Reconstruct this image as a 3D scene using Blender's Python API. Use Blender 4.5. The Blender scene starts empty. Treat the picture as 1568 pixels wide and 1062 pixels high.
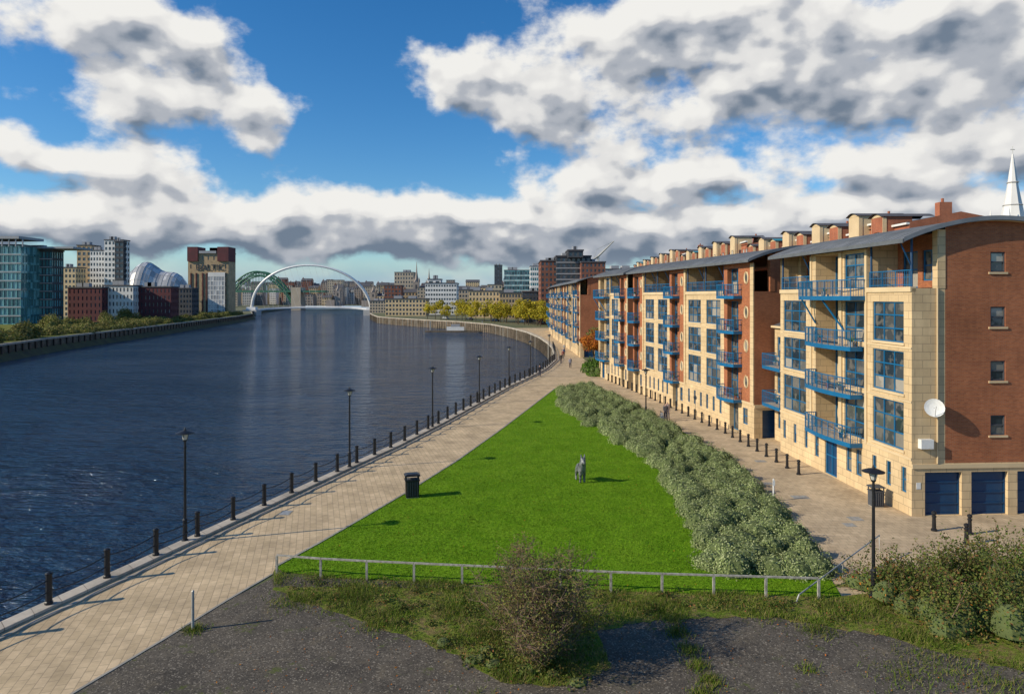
import bpy, math, random
import numpy as np
from mathutils import Vector, Matrix
from mathutils.geometry import tessellate_polygon
random.seed(7); rng=np.random.default_rng(7)
scene=bpy.context.scene
CAMH=12.0
# ------------------------------------------------------------------ materials
def nodes_of(m):
    m.use_nodes=True
    nt=m.node_tree
    return nt, nt.nodes, nt.links, nt.nodes['Principled BSDF']
def mixrgb(nt,fac,a,b,mode='MIX'):
    n=nt.nodes.new('ShaderNodeMix'); n.data_type='RGBA'; n.blend_type=mode
    for sock,val in ((n.inputs[0],fac),(n.inputs[6],a),(n.inputs[7],b)):
        if hasattr(val,'links'): nt.links.new(val,sock)
        elif isinstance(val,(int,float)): sock.default_value=val
        else: sock.default_value=(*val,1) if len(val)==3 else val
    return n.outputs[2]
def noise(nt,vec,scale,detail=4,rough=.55):
    n=nt.nodes.new('ShaderNodeTexNoise'); n.inputs['Scale'].default_value=scale
    n.inputs['Detail'].default_value=detail; n.inputs['Roughness'].default_value=rough
    if vec is not None: nt.links.new(vec,n.inputs['Vector'])
    return n.outputs['Fac']
def maprange(nt,v,a,b,c=0,d=1,smooth=False):
    n=nt.nodes.new('ShaderNodeMapRange')
    if smooth: n.interpolation_type='SMOOTHSTEP'
    nt.links.new(v,n.inputs[0])
    for i,x in enumerate((a,b,c,d)): n.inputs[i+1].default_value=x
    return n.outputs[0]
def bump(nt,bsdf,h,strength,dist):
    n=nt.nodes.new('ShaderNodeBump'); n.inputs['Strength'].default_value=strength
    n.inputs['Distance'].default_value=dist
    nt.links.new(h,n.inputs['Height']); nt.links.new(n.outputs[0],bsdf.inputs['Normal'])
def mk(name,col,col2=None,rough=.8,metal=0.,scale=1.5,bs=None,spec=.4,lo=.35,hi=.65,fine=None):
    m=bpy.data.materials.new(name); nt,N,L,b=nodes_of(m)
    tc=N.new('ShaderNodeTexCoord').outputs['Object']
    if col2 is None: col2=tuple(c*.78 for c in col)
    f=maprange(nt,noise(nt,tc,scale,6),lo,hi)
    c=mixrgb(nt,f,col,col2)
    L.new(c,b.inputs['Base Color'])
    b.inputs['Roughness'].default_value=rough; b.inputs['Metallic'].default_value=metal
    b.inputs['Specular IOR Level'].default_value=spec
    if bs: bump(nt,b,noise(nt,tc,bs[0],5),bs[1],bs[2])
    return m
def grey(nt,g):
    cc=nt.nodes.new('ShaderNodeCombineColor')
    for i in range(3): nt.links.new(g,cc.inputs[i])
    return cc.outputs[0]
def mk_brick(name,c1,c2,mortar,bw,rh,ms,vert=True,rot=0.,rough=.85,stain=.25,bmp=.3,nscale=.35):
    m=bpy.data.materials.new(name); nt,N,L,b=nodes_of(m)
    tc=N.new('ShaderNodeTexCoord').outputs['Object']
    if vert:
        s=N.new('ShaderNodeSeparateXYZ'); L.new(tc,s.inputs[0])
        a=N.new('ShaderNodeMath'); a.operation='ADD'; L.new(s.outputs[0],a.inputs[0]); L.new(s.outputs[1],a.inputs[1])
        c=N.new('ShaderNodeCombineXYZ'); L.new(a.outputs[0],c.inputs[0]); L.new(s.outputs[2],c.inputs[1])
        vec=c.outputs[0]
    else:
        mp=N.new('ShaderNodeMapping'); mp.inputs['Rotation'].default_value=(0,0,rot); L.new(tc,mp.inputs[0]); vec=mp.outputs[0]
    br=N.new('ShaderNodeTexBrick'); L.new(vec,br.inputs['Vector'])
    br.inputs['Color1'].default_value=(*c1,1); br.inputs['Color2'].default_value=(*c2,1); br.inputs['Mortar'].default_value=(*mortar,1)
    br.inputs['Scale'].default_value=1; br.inputs['Brick Width'].default_value=bw; br.inputs['Row Height'].default_value=rh
    br.inputs['Mortar Size'].default_value=ms; br.inputs['Bias'].default_value=0
    g=maprange(nt,noise(nt,tc,nscale,7,.65),.3,.7,1-stain,1+stain)
    c=mixrgb(nt,1.0,br.outputs['Color'],grey(nt,g),'MULTIPLY')
    mp2=N.new('ShaderNodeMapping'); mp2.inputs['Scale'].default_value=(2.2,2.2,.25 if vert else 2.2); L.new(tc,mp2.inputs[0])
    g2=maprange(nt,noise(nt,mp2.outputs[0],1.3,6,.7),.3,.7,1-stain*.5,1+stain*.5)
    c=mixrgb(nt,1.0,c,grey(nt,g2),'MULTIPLY')
    L.new(c,b.inputs['Base Color']); b.inputs['Roughness'].default_value=rough; b.inputs['Specular IOR Level'].default_value=.25
    inv=N.new('ShaderNodeMath'); inv.operation='SUBTRACT'; inv.inputs[0].default_value=1; L.new(br.outputs['Fac'],inv.inputs[1])
    bump(nt,b,inv.outputs[0],bmp,.01)
    return m
def mk_glass(name,dark,light,thr=.7,rough=.06,spec=.9):
    m=bpy.data.materials.new(name); nt,N,L,b=nodes_of(m)
    g=N.new('ShaderNodeNewGeometry').outputs['Random Per Island']
    tc=N.new('ShaderNodeTexCoord').outputs['Object']
    f=maprange(nt,g,thr,thr+.15)
    f2=maprange(nt,g,0,thr,0,.2)
    c=mixrgb(nt,f2,dark,light); c=mixrgb(nt,f,c,light)
    k=maprange(nt,noise(nt,tc,1.3,3),.50,.58,0,.6)
    c=mixrgb(nt,k,c,tuple(x*.55 for x in light))
    L.new(c,b.inputs['Base Color']); b.inputs['Roughness'].default_value=rough
    b.inputs['Specular IOR Level'].default_value=spec
    bump(nt,b,noise(nt,tc,.8,2),.6,.04)
    return m
def mk_leaf(name,cols,rough=.75,nscale=.8,trans=.25):
    m=bpy.data.materials.new(name); nt,N,L,b=nodes_of(m)
    g=N.new('ShaderNodeNewGeometry').outputs['Random Per Island']
    r=N.new('ShaderNodeValToRGB'); L.new(g,r.inputs[0])
    e=r.color_ramp.elements; e[0].color=(*cols[0],1); e[1].color=(*cols[-1],1); e[1].position=1
    for i,c in enumerate(cols[1:-1]):
        q=e.new((i+1)/(len(cols)-1)); q.color=(*c,1)
    tc=N.new('ShaderNodeTexCoord').outputs['Object']
    h=maprange(nt,noise(nt,tc,nscale,3),.3,.7,.6,1.35)
    c=mixrgb(nt,1.,r.outputs[0],grey(nt,h),'MULTIPLY')
    L.new(c,b.inputs['Base Color']); b.inputs['Roughness'].default_value=rough; b.inputs['Specular IOR Level'].default_value=.12
    if trans>0:
        t=N.new('ShaderNodeBsdfTranslucent'); L.new(c,t.inputs[0])
        mx=N.new('ShaderNodeMixShader'); mx.inputs[0].default_value=trans
        L.new(b.outputs[0],mx.inputs[1]); L.new(t.outputs[0],mx.inputs[2]); L.new(mx.outputs[0],N['Material Output'].inputs[0])
    return m

M={}
M['stone']=mk_brick('cream_stone',(.63,.47,.27),(.55,.405,.23),(.38,.28,.17),.9,.45,.018,stain=.17)
M['brick']=mk_brick('red_brick',(.42,.135,.052),(.30,.088,.036),(.27,.16,.10),.225,.075,.009,stain=.2)
M['brickdark']=mk_brick('dark_red_brick',(.24,.08,.05),(.18,.06,.04),(.2,.13,.1),.225,.075,.010)
M['tan']=mk_brick('tan_brick',(.46,.34,.21),(.40,.29,.17),(.36,.28,.18),.5,.2,.01)
M['cream']=mk('cream_render',(.65,.50,.30),(.55,.42,.25),scale=.5,rough=.85)
M['white']=mk('white_render',(.76,.75,.72),(.66,.65,.63),scale=.3)
M['grey']=mk('grey_cladding',(.34,.35,.37),(.28,.29,.31),scale=.3)
M['brown']=mk('maroon_cladding',(.13,.035,.04),(.09,.03,.035),scale=.3)
M['darkcl']=mk('dark_cladding',(.07,.075,.085),(.05,.055,.065),scale=.3)
M['teal']=mk('teal_panel',(.05,.25,.30),(.04,.2,.25),scale=.3,rough=.4)
M['blue']=mk('blue_paint',(.008,.135,.30),(.008,.11,.245),rough=.4,scale=2)
M['navy']=mk('navy_paint',(.006,.05,.13),(.005,.04,.11),rough=.45,scale=2)
M['roof']=mk('zinc_roof',(.25,.26,.27),(.17,.18,.19),rough=.5,metal=.2,scale=.8)
M['fascia']=mk('roof_fascia',(.13,.14,.15),rough=.5)
M['slate']=mk('slate_roof',(.10,.10,.11),(.07,.07,.08),scale=.7)
M['glass']=mk_glass('window_glass',(.015,.028,.04),(.36,.33,.28),.76)
M['glassfar']=mk_glass('distant_window_glass',(.03,.045,.06),(.14,.17,.20),.6,rough=.2)
M['tealglass']=mk_glass('teal_curtain_glass',(.03,.13,.15),(.16,.40,.44),.5,rough=.1)
M['black']=mk('black_painted_iron',(.012,.012,.014),(.02,.02,.022),rough=.4,scale=4)
M['whitep']=mk('white_paint',(.75,.75,.73),(.65,.65,.62),rough=.5,scale=3)
M['lampglass']=mk('frosted_lamp_glass',(.55,.55,.5),rough=.25)
M['galv']=mk('galvanised_steel',(.42,.43,.42),(.30,.30,.28),rough=.5,metal=.3,scale=4)
M['timber']=mk('weathered_rail_paint',(.42,.40,.35),(.22,.205,.17),rough=.9,scale=6)
M['bronze']=mk('weathered_metal_sculpture',(.26,.27,.27),(.06,.065,.065),rough=.45,metal=.3,spec=.4,scale=7,bs=(12,.8,.05))
M['quay']=mk_brick('quay_wall_stone',(.17,.13,.095),(.12,.10,.07),(.05,.045,.035),1.2,.5,.03,stain=.5,bmp=.7)
M['coping']=mk_brick('coping_stone',(.46,.41,.34),(.38,.34,.28),(.18,.15,.12),1.4,2.,.02,vert=True,stain=.3)
M['weed']=mk('river_mud_weed',(.11,.10,.04),(.07,.06,.035),scale=.3,rough=.95,bs=(1.5,.8,.4))
M['pave']=mk_brick('beige_pavers',(.57,.435,.27),(.48,.365,.22),(.34,.26,.165),.62,.31,.014,vert=False,rot=math.radians(74),stain=.25,bmp=.3,nscale=.5)
M['pave2']=mk_brick('beige_street_pavers',(.52,.405,.265),(.44,.34,.22),(.32,.25,.165),.4,.4,.012,vert=False,rot=math.radians(5),stain=.28,bmp=.3,nscale=.4)
M['kerb']=mk('kerb_concrete',(.36,.33,.28),(.27,.25,.21),scale=1.5,rough=.9)
M['bark']=mk('bark',(.10,.075,.05),(.06,.045,.03),rough=.95,scale=4)
M['twig']=mk('grey_brown_twigs',(.22,.15,.105),(.14,.09,.06),rough=.9,scale=4)
M['skin']=mk('skin',(.5,.3,.22))
M['bridgew']=mk('white_steel',(.80,.80,.79),(.74,.74,.73),rough=.4)
M['bridgeg']=mk('green_steel',(.045,.17,.11),(.04,.14,.09),rough=.6)
M['sageg']=mk_glass('domed_hall_panels',(.30,.31,.33),(.60,.60,.61),.45,rough=.38,spec=.5)
M['citya']=mk('city_stone_a',(.48,.40,.30),(.40,.34,.26),scale=.1)
M['cityb']=mk('city_stone_b',(.33,.28,.24),(.27,.23,.20),scale=.1)
M['cityc']=mk('city_stone_c',(.48,.47,.45),(.40,.40,.39),scale=.1)
M['terr']=mk_brick('terrace_brick',(.40,.115,.055),(.32,.09,.045),(.30,.17,.11),.225,.075,.01)
M['hill']=mk('hazed_hill_woodland',(.10,.13,.14),(.13,.15,.15),scale=.01,rough=1)  # blue-grey distance haze mixed into the woodland base colour
def ground_mat():
    m=bpy.data.materials.new('ground_land'); nt,N,L,b=nodes_of(m)
    tc=N.new('ShaderNodeTexCoord').outputs['Object']
    f=maprange(nt,noise(nt,tc,.03,8,.6),.4,.6)
    f2=maprange(nt,noise(nt,tc,.5,6,.7),.35,.65)
    c=mixrgb(nt,f,(.10,.11,.04),(.19,.155,.10)); c=mixrgb(nt,f2,c,(.08,.10,.03))
    L.new(c,b.inputs['Base Color']); b.inputs['Roughness'].default_value=.95
    return m
def asphalt_mat():
    m=bpy.data.materials.new('old_asphalt'); nt,N,L,b=nodes_of(m)
    tc=N.new('ShaderNodeTexCoord').outputs['Object']
    big=maprange(nt,noise(nt,tc,.4,8,.72),.38,.62)
    c=mixrgb(nt,big,(.125,.108,.085),(.068,.060,.050))
    dirt=maprange(nt,noise(nt,tc,1.1,9,.8),.52,.66,0,.65)
    c=mixrgb(nt,dirt,c,(.17,.14,.095))
    vo=N.new('ShaderNodeTexVoronoi'); vo.inputs['Scale'].default_value=24; L.new(tc,vo.inputs['Vector'])
    hs=N.new('ShaderNodeSeparateColor'); L.new(vo.outputs['Color'],hs.inputs[0])
    st=maprange(nt,hs.outputs[0],.80,1.0,0,.75); c=mixrgb(nt,st,c,(.33,.29,.23))
    dk=maprange(nt,hs.outputs[1],.72,1.0,0,.8); c=mixrgb(nt,dk,c,(.035,.032,.028))
    ms=maprange(nt,noise(nt,tc,.7,9,.8),.58,.65)
    c=mixrgb(nt,ms,c,(.085,.105,.025))
    L.new(c,b.inputs['Base Color']); b.inputs['Roughness'].default_value=.95; b.inputs['Specular IOR Level'].default_value=.15
    bump(nt,b,noise(nt,tc,14,4,.8),.4,.025)
    return m
def lawn_mat(name,a,b2,c3,thr=.6):
    m=bpy.data.materials.new(name); nt,N,L,b=nodes_of(m)
    tc=N.new('ShaderNodeTexCoord').outputs['Object']
    f=maprange(nt,noise(nt,tc,.45,7,.7),.38,.62)
    c=mixrgb(nt,f,a,b2)
    f3=maprange(nt,noise(nt,tc,1.6,7,.8),thr,thr+.07)
    c=mixrgb(nt,f3,c,c3)
    f4=maprange(nt,noise(nt,tc,4.,6,.8),.60,.66,0,.8)
    c=mixrgb(nt,f4,c,(.19,.25,.03))
    g=maprange(nt,noise(nt,tc,6,6,.85),.34,.66,.55,1.5)
    c=mixrgb(nt,1.,c,grey(nt,g),'MULTIPLY')
    L.new(c,b.inputs['Base Color']); b.inputs['Roughness'].default_value=.9; b.inputs['Specular IOR Level'].default_value=.08
    bump(nt,b,noise(nt,tc,5,6,.85),.8,.07)
    return m
def water_mat():
    m=bpy.data.materials.new('river_water'); nt,N,L,b=nodes_of(m)
    tc=N.new('ShaderNodeTexCoord').outputs['Object']
    b.inputs['Base Color'].default_value=(.014,.042,.088,1); b.inputs['Roughness'].default_value=.05
    b.inputs['IOR'].default_value=1.33
    mp=N.new('ShaderNodeMapping'); mp.inputs['Scale'].default_value=(.6,1.5,1); mp.inputs['Rotation'].default_value=(0,0,-.35); L.new(tc,mp.inputs[0])
    n1=noise(nt,mp.outputs[0],.95,4,.62)
    mp2=N.new('ShaderNodeMapping'); mp2.inputs['Scale'].default_value=(.8,1.6,1); mp2.inputs['Rotation'].default_value=(0,0,.5); L.new(tc,mp2.inputs[0])
    n3=noise(nt,mp2.outputs[0],.30,4,.6)
    n2=noise(nt,mp.outputs[0],.03,5,.65)
    k=maprange(nt,n2,.40,.60,.7,1.25)
    ad=N.new('ShaderNodeMath'); ad.operation='MULTIPLY_ADD'; L.new(n3,ad.inputs[0]); ad.inputs[1].default_value=1.5; L.new(n1,ad.inputs[2])
    mu=N.new('ShaderNodeMath'); mu.operation='MULTIPLY'; L.new(ad.outputs[0],mu.inputs[0]); L.new(k,mu.inputs[1])
    bump(nt,b,mu.outputs[0],1.0,.85)
    return m
M['ground']=ground_mat(); M['asphalt']=asphalt_mat()
M['lawn']=lawn_mat('lawn_grass',(.105,.225,.006),(.150,.275,.012),(.065,.155,.006),.56)
M['rough']=lawn_mat('rough_grass',(.11,.17,.018),(.16,.18,.035),(.19,.15,.06),.48)
M['water']=water_mat()
M['blade']=mk_leaf('lawn_grass_blades',[(.08,.19,.005),(.14,.28,.010),(.22,.34,.02)],trans=.35)
M['bladeR']=mk_leaf('rough_grass_blades',[(.07,.14,.01),(.13,.20,.02),(.21,.23,.05),(.28,.22,.10)],trans=.35)
M['hedge']=mk_leaf('hedge_leaves',[(.16,.215,.07),(.24,.30,.11),(.32,.365,.165),(.40,.43,.23)],nscale=.6,trans=.15)
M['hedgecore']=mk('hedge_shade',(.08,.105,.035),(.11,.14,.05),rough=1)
M['shrub']=mk_leaf('shrub_leaves',[(.14,.19,.04),(.22,.21,.06),(.22,.14,.06),(.20,.22,.06),(.12,.19,.04)],trans=.3)
M['bramble']=mk_leaf('bramble_leaves',[(.06,.11,.02),(.10,.15,.03),(.15,.19,.04),(.22,.19,.06),(.08,.13,.03),(.27,.12,.05)],nscale=.7,trans=.3)
M['orange']=mk_leaf('orange_leaves',[(.45,.12,.02),(.5,.21,.03),(.35,.08,.03)],trans=.3)
M['green']=mk_leaf('green_leaves',[(.05,.11,.015),(.09,.17,.03),(.13,.22,.04)],trans=.25)
M['yellow']=mk_leaf('yellow_leaves',[(.40,.36,.03),(.58,.46,.04),(.28,.30,.04),(.60,.42,.04)],nscale=.2,trans=.3)
M['olive']=mk_leaf('olive_leaves',[(.12,.15,.03),(.20,.20,.06),(.28,.22,.09)],nscale=.15,trans=.2)
# ------------------------------------------------------------------ mesh builder
class MB:
    def __init__(s): s.v=[]; s.f=[]; s.m=[]; s.mats=[]
    def mi(s,k):
        if k not in s.mats: s.mats.append(k)
        return s.mats.index(k)
    def face(s,pts,k):
        b=len(s.v); s.v+= [tuple(p) for p in pts]; s.f.append(tuple(range(b,b+len(pts)))); s.m.append(s.mi(k))
    def obox(s,O,U,N,u0,u1,d0,d1,z0,z1,k):
        O=Vector(O);U=Vector(U);N=Vector(N);b=len(s.v)
        for z in (z0,z1):
            for d in (d0,d1):
                for u in (u0,u1):
                    p=O+U*u+N*d; s.v.append((p.x,p.y,p.z+z))
        for q in ((0,1,3,2),(4,6,7,5),(0,4,5,1),(2,3,7,6),(0,2,6,4),(1,5,7,3)):
            s.f.append(tuple(b+i for i in q)); s.m.append(s.mi(k))
    def box(s,x0,x1,y0,y1,z0,z1,k): s.obox((0,0,0),(1,0,0),(0,1,0),x0,x1,y0,y1,z0,z1,k)
    def tube(s,pts,r,k,n=6,cap=True):
        pts=[Vector(p) for p in pts]
        if not hasattr(r,'__len__'): r=[r]*len(pts)
        b=len(s.v); mi=s.mi(k)
        t0=(pts[-1]-pts[0]); 
        if t0.length<1e-6: t0=pts[1]-pts[0]
        ref=Vector((0,0,1)) if abs(t0.normalized().z)<.9 else Vector((1,0,0))
        for i,p in enumerate(pts):
            t=(pts[min(i+1,len(pts)-1)]-pts[max(i-1,0)]).normalized()
            a=t.cross(ref).normalized(); c=t.cross(a)
            for j in range(n):
                an=2*math.pi*j/n; q=p+(a*math.cos(an)+c*math.sin(an))*r[i]; s.v.append((q.x,q.y,q.z))
        for i in range(len(pts)-1):
            for j in range(n):
                s.f.append((b+i*n+j,b+i*n+(j+1)%n,b+(i+1)*n+(j+1)%n,b+(i+1)*n+j)); s.m.append(mi)
        if cap:
            s.f.append(tuple(b+j for j in range(n))); s.m.append(mi)
            e=b+(len(pts)-1)*n; s.f.append(tuple(e+j for j in range(n))); s.m.append(mi)
    def lathe(s,x,y,prof,k,n=12):
        b=len(s.v); mi=s.mi(k)
        for r,z in prof:
            for j in range(n):
                a=2*math.pi*j/n; s.v.append((x+r*math.cos(a),y+r*math.sin(a),z))
        for i in range(len(prof)-1):
            for j in range(n):
                s.f.append((b+i*n+j,b+i*n+(j+1)%n,b+(i+1)*n+(j+1)%n,b+(i+1)*n+j)); s.m.append(mi)
        s.f.append(tuple(b+j for j in range(n))[::-1]); s.m.append(mi)
        e=b+(len(prof)-1)*n; s.f.append(tuple(e+j for j in range(n))); s.m.append(mi)
    def wall(s,O,U,N,W,z0,z1,ops,k,gl='glass',fr='blue',rev=.14,ft=.07):
        ops=[o for o in ops if o[0]>-1e-6 and o[1]<W+1e-6]
        us=sorted(set([0,W]+[round(o[i],4) for o in ops for i in (0,1)])); zs=sorted(set([z0,z1]+[round(o[i],4) for o in ops for i in (2,3)]))
        O=Vector(O);U=Vector(U);N=Vector(N)
        def P(u,d,z): 
            p=O+U*u+N*d; return (p.x,p.y,p.z+z)
        for i in range(len(us)-1):
            for j in range(len(zs)-1):
                cu=(us[i]+us[i+1])/2; cz=(zs[j]+zs[j+1])/2
                if any(o[0]<cu<o[1] and o[2]<cz<o[3] for o in ops): continue
                s.face([P(us[i],0,zs[j]),P(us[i+1],0,zs[j]),P(us[i+1],0,zs[j+1]),P(us[i],0,zs[j+1])],k)
        for o in ops:
            a,b,c,d=o[:4]; nx,nz=(o[4],o[5]) if len(o)>5 else (1,1)
            g=o[6] if len(o)>6 else gl; r=o[7] if len(o)>7 else rev
            for q in ([P(a,0,c),P(a,-r,c),P(a,-r,d),P(a,0,d)],[P(b,0,c),P(b,-r,c),P(b,-r,d),P(b,0,d)],[P(a,0,c),P(b,0,c),P(b,-r,c),P(a,-r,c)],[P(a,0,d),P(b,0,d),P(b,-r,d),P(a,-r,d)]): s.face(q,k)
            if fr:
                for i in range(nx):
                    for j in range(nz):
                        s.face([P(a+(b-a)*i/nx,-r,c+(d-c)*j/nz),P(a+(b-a)*(i+1)/nx,-r,c+(d-c)*j/nz),P(a+(b-a)*(i+1)/nx,-r,c+(d-c)*(j+1)/nz),P(a+(b-a)*i/nx,-r,c+(d-c)*(j+1)/nz)],g)
                e=.003
                s.obox(O,U,N,a+e,a+ft,-r+.004,-r+.06,c+e,d-e,fr); s.obox(O,U,N,b-ft,b-e,-r+.004,-r+.06,c+e,d-e,fr)
                s.obox(O,U,N,a+ft,b-ft,-r+.004,-r+.057,c+e,c+ft,fr); s.obox(O,U,N,a+ft,b-ft,-r+.004,-r+.057,d-ft,d-e,fr)
                for i in range(1,nx):
                    u=a+(b-a)*i/nx; s.obox(O,U,N,u-ft/2,u+ft/2,-r+.004,-r+.054,c+ft,d-ft,fr)
                for j in range(1,nz):
                    z=c+(d-c)*j/nz; s.obox(O,U,N,a+ft,b-ft,-r+.004,-r+.050,z-ft/2,z+ft/2,fr)
            else:
                s.face([P(a,-r,c),P(b,-r,c),P(b,-r,d),P(a,-r,d)],g)
    def finish(s,name,parent=None,smooth=False):
        me=bpy.data.meshes.new(name); me.from_pydata(s.v,[],s.f)
        for k in s.mats: me.materials.append(M[k])
        me.polygons.foreach_set('material_index',s.m)
        if smooth: me.polygons.foreach_set('use_smooth',[True]*len(s.f))
        me.update()
        o=bpy.data.objects.new(name,me); scene.collection.objects.link(o)
        if parent: o.parent=parent
        return o
def empty(name,loc=(0,0,0),rz=0):
    e=bpy.data.objects.new(name,None); e.location=loc; e.rotation_euler=(0,0,rz); e.empty_display_size=.5
    scene.collection.objects.link(e); return e
def npmesh(name,V,k,nper,parent=None,smooth=False):
    n=len(V)//nper
    me=bpy.data.meshes.new(name); me.vertices.add(len(V)); me.vertices.foreach_set('co',V.astype(np.float32).ravel())
    me.loops.add(n*nper); me.loops.foreach_set('vertex_index',np.arange(n*nper,dtype=np.int32))
    me.polygons.add(n); me.polygons.foreach_set('loop_start',np.arange(0,n*nper,nper,dtype=np.int32)); me.polygons.foreach_set('loop_total',np.full(n,nper,dtype=np.int32))
    me.materials.append(M[k]); me.update(calc_edges=True)
    o=bpy.data.objects.new(name,me); scene.collection.objects.link(o)
    if parent: o.parent=parent
    return o
def unit(a): return a/np.maximum(np.linalg.norm(a,axis=1,keepdims=True),1e-9)
def leaves(name,C,size,k,parent=None,Nrm=None,jit=.7,aspect=.6):
    n=len(C); d=rng.normal(size=(n,3))
    nn=unit(d) if Nrm is None else unit(Nrm+d*jit)
    t=unit(np.cross(nn,rng.normal(size=(n,3)))); b=np.cross(nn,t)
    s=(size*rng.uniform(.6,1.4,n))[:,None]
    V=np.stack([C-t*s,C-b*s*aspect,C+t*s,C+b*s*aspect],1).reshape(-1,3)
    return npmesh(name,V,k,4,parent)
def inpoly(P,poly):
    x,y=P[:,0],P[:,1]; r=np.zeros(len(P),bool); n=len(poly)
    for i in range(n):
        x1,y1=poly[i]; x2,y2=poly[(i+1)%n]
        c=((y1>y)!=(y2>y))&(x<(x2-x1)*(y-y1)/((y2-y1) if y2!=y1 else 1e-9)+x1); r^=c
    return r
def samp(poly,n):
    a=np.array(poly); lo=a.min(0); hi=a.max(0); out=[]
    tot=0
    while tot<n:
        P=rng.uniform(lo,hi,(n*2,2)); P=P[inpoly(P,poly)]; out.append(P); tot+=len(P)
    return np.concatenate(out)[:n]
def blades(name,poly,n,h,w,k,parent=None,z=.03,keep=None,hfun=None):
    P=samp(poly,n)
    if keep is not None: P=P[keep(P)]
    n=len(P)
    C=np.c_[P,np.full(n,z)]; a=rng.uniform(0,2*math.pi,n); t=np.c_[np.cos(a),np.sin(a),np.zeros(n)]
    hh=h*rng.uniform(.4,1.3,n)
    if hfun is not None: hh=hh*hfun(P)
    tip=C+np.c_[rng.normal(size=(n,2))*(hh*.5)[:,None],hh]
    V=np.stack([C-t*w,C+t*w,tip],1).reshape(-1,3)
    return npmesh(name,V,k,3,parent)
def sheet(name,poly,z,k,parent=None,down=None):
    b=MB(); tri=tessellate_polygon([[Vector((p[0],p[1],0)) for p in poly]])
    b.v=[(p[0],p[1],z) for p in poly]
    for t in tri:
        a,c,d=[Vector(b.v[i]) for i in t]
        if (c-a).cross(d-a).z<0: t=t[::-1]
        b.f.append(tuple(t)); b.m.append(b.mi(k))
    return b.finish(name,parent)
def ragged(poly,step,amp,closed=True):
    out=[]; r=random.Random(5)
    n=len(poly)
    for i in range(n):
        a=Vector(poly[i]); c=Vector(poly[(i+1)%n]); L=(c-a).length; m=max(1,int(L/step))
        for j in range(m):
            p=a+(c-a)*(j/m); out.append((p.x+r.uniform(-amp,amp),p.y+r.uniform(-amp,amp)))
    return out
def offset_line(pts,d):
    out=[]
    for i,p in enumerate(pts):
        a=Vector(pts[max(i-1,0)]); c=Vector(pts[min(i+1,len(pts)-1)]); t=(c-a).normalized(); n=Vector((t.y,-t.x))
        out.append((p[0]+n.x*d,p[1]+n.y*d))
    return out
def ribbon(b,pts,d0,d1,z0,z1,k):
    A=offset_line(pts,d0); B=offset_line(pts,d1)
    for i in range(len(pts)-1):
        b.face([(*A[i],z1),(*B[i],z1),(*B[i+1],z1),(*A[i+1],z1)],k)
        b.face([(*A[i],z0),(*A[i],z1),(*A[i+1],z1),(*A[i+1],z0)],k)
        b.face([(*B[i],z0),(*B[i],z1),(*B[i+1],z1),(*B[i+1],z0)],k)
def resample(pts,step):
    out=[Vector(pts[0])]; acc=0
    for i in range(len(pts)-1):
        a=Vector(pts[i]); c=Vector(pts[i+1]); L=(c-a).length; d=step-acc
        while d<=L: out.append(a+(c-a)*(d/L)); d+=step
        acc=(acc+L)%step if L<step-acc else L-(d-step)
    return out
# ------------------------------------------------------------------ terrain, river
quay=[(-45,-80),(-28,-8),(-22,14),(-18.6,25.3),(-17.0,30.5),(-15.5,35.5),(-14.0,40.5),(-11.8,47.9),(-9.6,55),(-7.0,65),(-4.1,77.4),(-.8,91.5),(2.4,102.8),(5.2,114),(7.9,130),(9.0,147),(9.6,165),(9.4,180),(8.2,205),(5.2,236),(-.2,267),(-10,306),(-27,339),(-45,362),(-66,392),(-84,425),(-104,500),(-122,600),(-150,760),(-190,900),(-195,960)]
left=[(-104,-300),(-106,0),(-114,90),(-122,145),(-136,200),(-152,300),(-176,440),(-190,500),(-214,560),(-240,640),(-270,760),(-300,900),(-310,960)]
g=MB()
def addpoly(poly,z,k):
    base=len(g.v); g.v+=[(p[0],p[1],z) for p in poly]
    for t in tessellate_polygon([[Vector((p[0],p[1],0)) for p in poly]]):
        a,c,d=[Vector(g.v[base+i]) for i in t]
        if (c-a).cross(d-a).z<0: t=t[::-1]
        g.f.append(tuple(base+i for i in t)); g.m.append(g.mi(k))
addpoly([(-45,-300)]+quay+[(7000,960),(7000,-300)],0,'ground')
addpoly(left+[(-7000,960),(-7000,-300)],0,'ground')
addpoly([(-7000,960),(7000,960),(9000,12000),(-9000,12000)],0,'ground')
g.finish('ground')
w=MB(); w.face([(-1500,-500,-4),(1500,-500,-4),(1500,961,-4),(-1500,961,-4)],'water'); w.finish('river_water')
b=MB(); ribbon(b,quay,0,.01,-6,-.001,'quay')
for p in resample(quay[12:27],2.2): 
    b.box(p.x-.17,p.x+.17,p.y-.3,p.y+.3,-5,-.3,'timber' if random.random()<.15 else 'quay')
b.finish('quay_wall')
b=MB(); ribbon(b,quay,-.06,.55,-.3,.13,'coping'); ribbon(b,quay,.9,1.05,.0,.06,'kerb'); b.finish('quay_coping_kerb')
b=MB()
lt=left; LB=offset_line(lt,0); LW=offset_line(lt,3.0)
for i in range(len(lt)-1):
    b.face([(*LB[i],.0),(*LB[i+1],.0),(*LB[i+1],-2.2),(*LB[i],-2.2)],'quay')
    b.face([(*LB[i],-2.2),(*LB[i+1],-2.2),(*LW[i+1],-4.6),(*LW[i],-4.6)],'weed')
ribbon(b,lt,-.5,.06,-.3,.2,'coping')
for p in resample(lt[3:],4): b.box(p.x-.1,p.x+.35,p.y-.2,p.y+.2,-3,-.35,'black')
b.finish('far_river_bank_wall')
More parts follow.
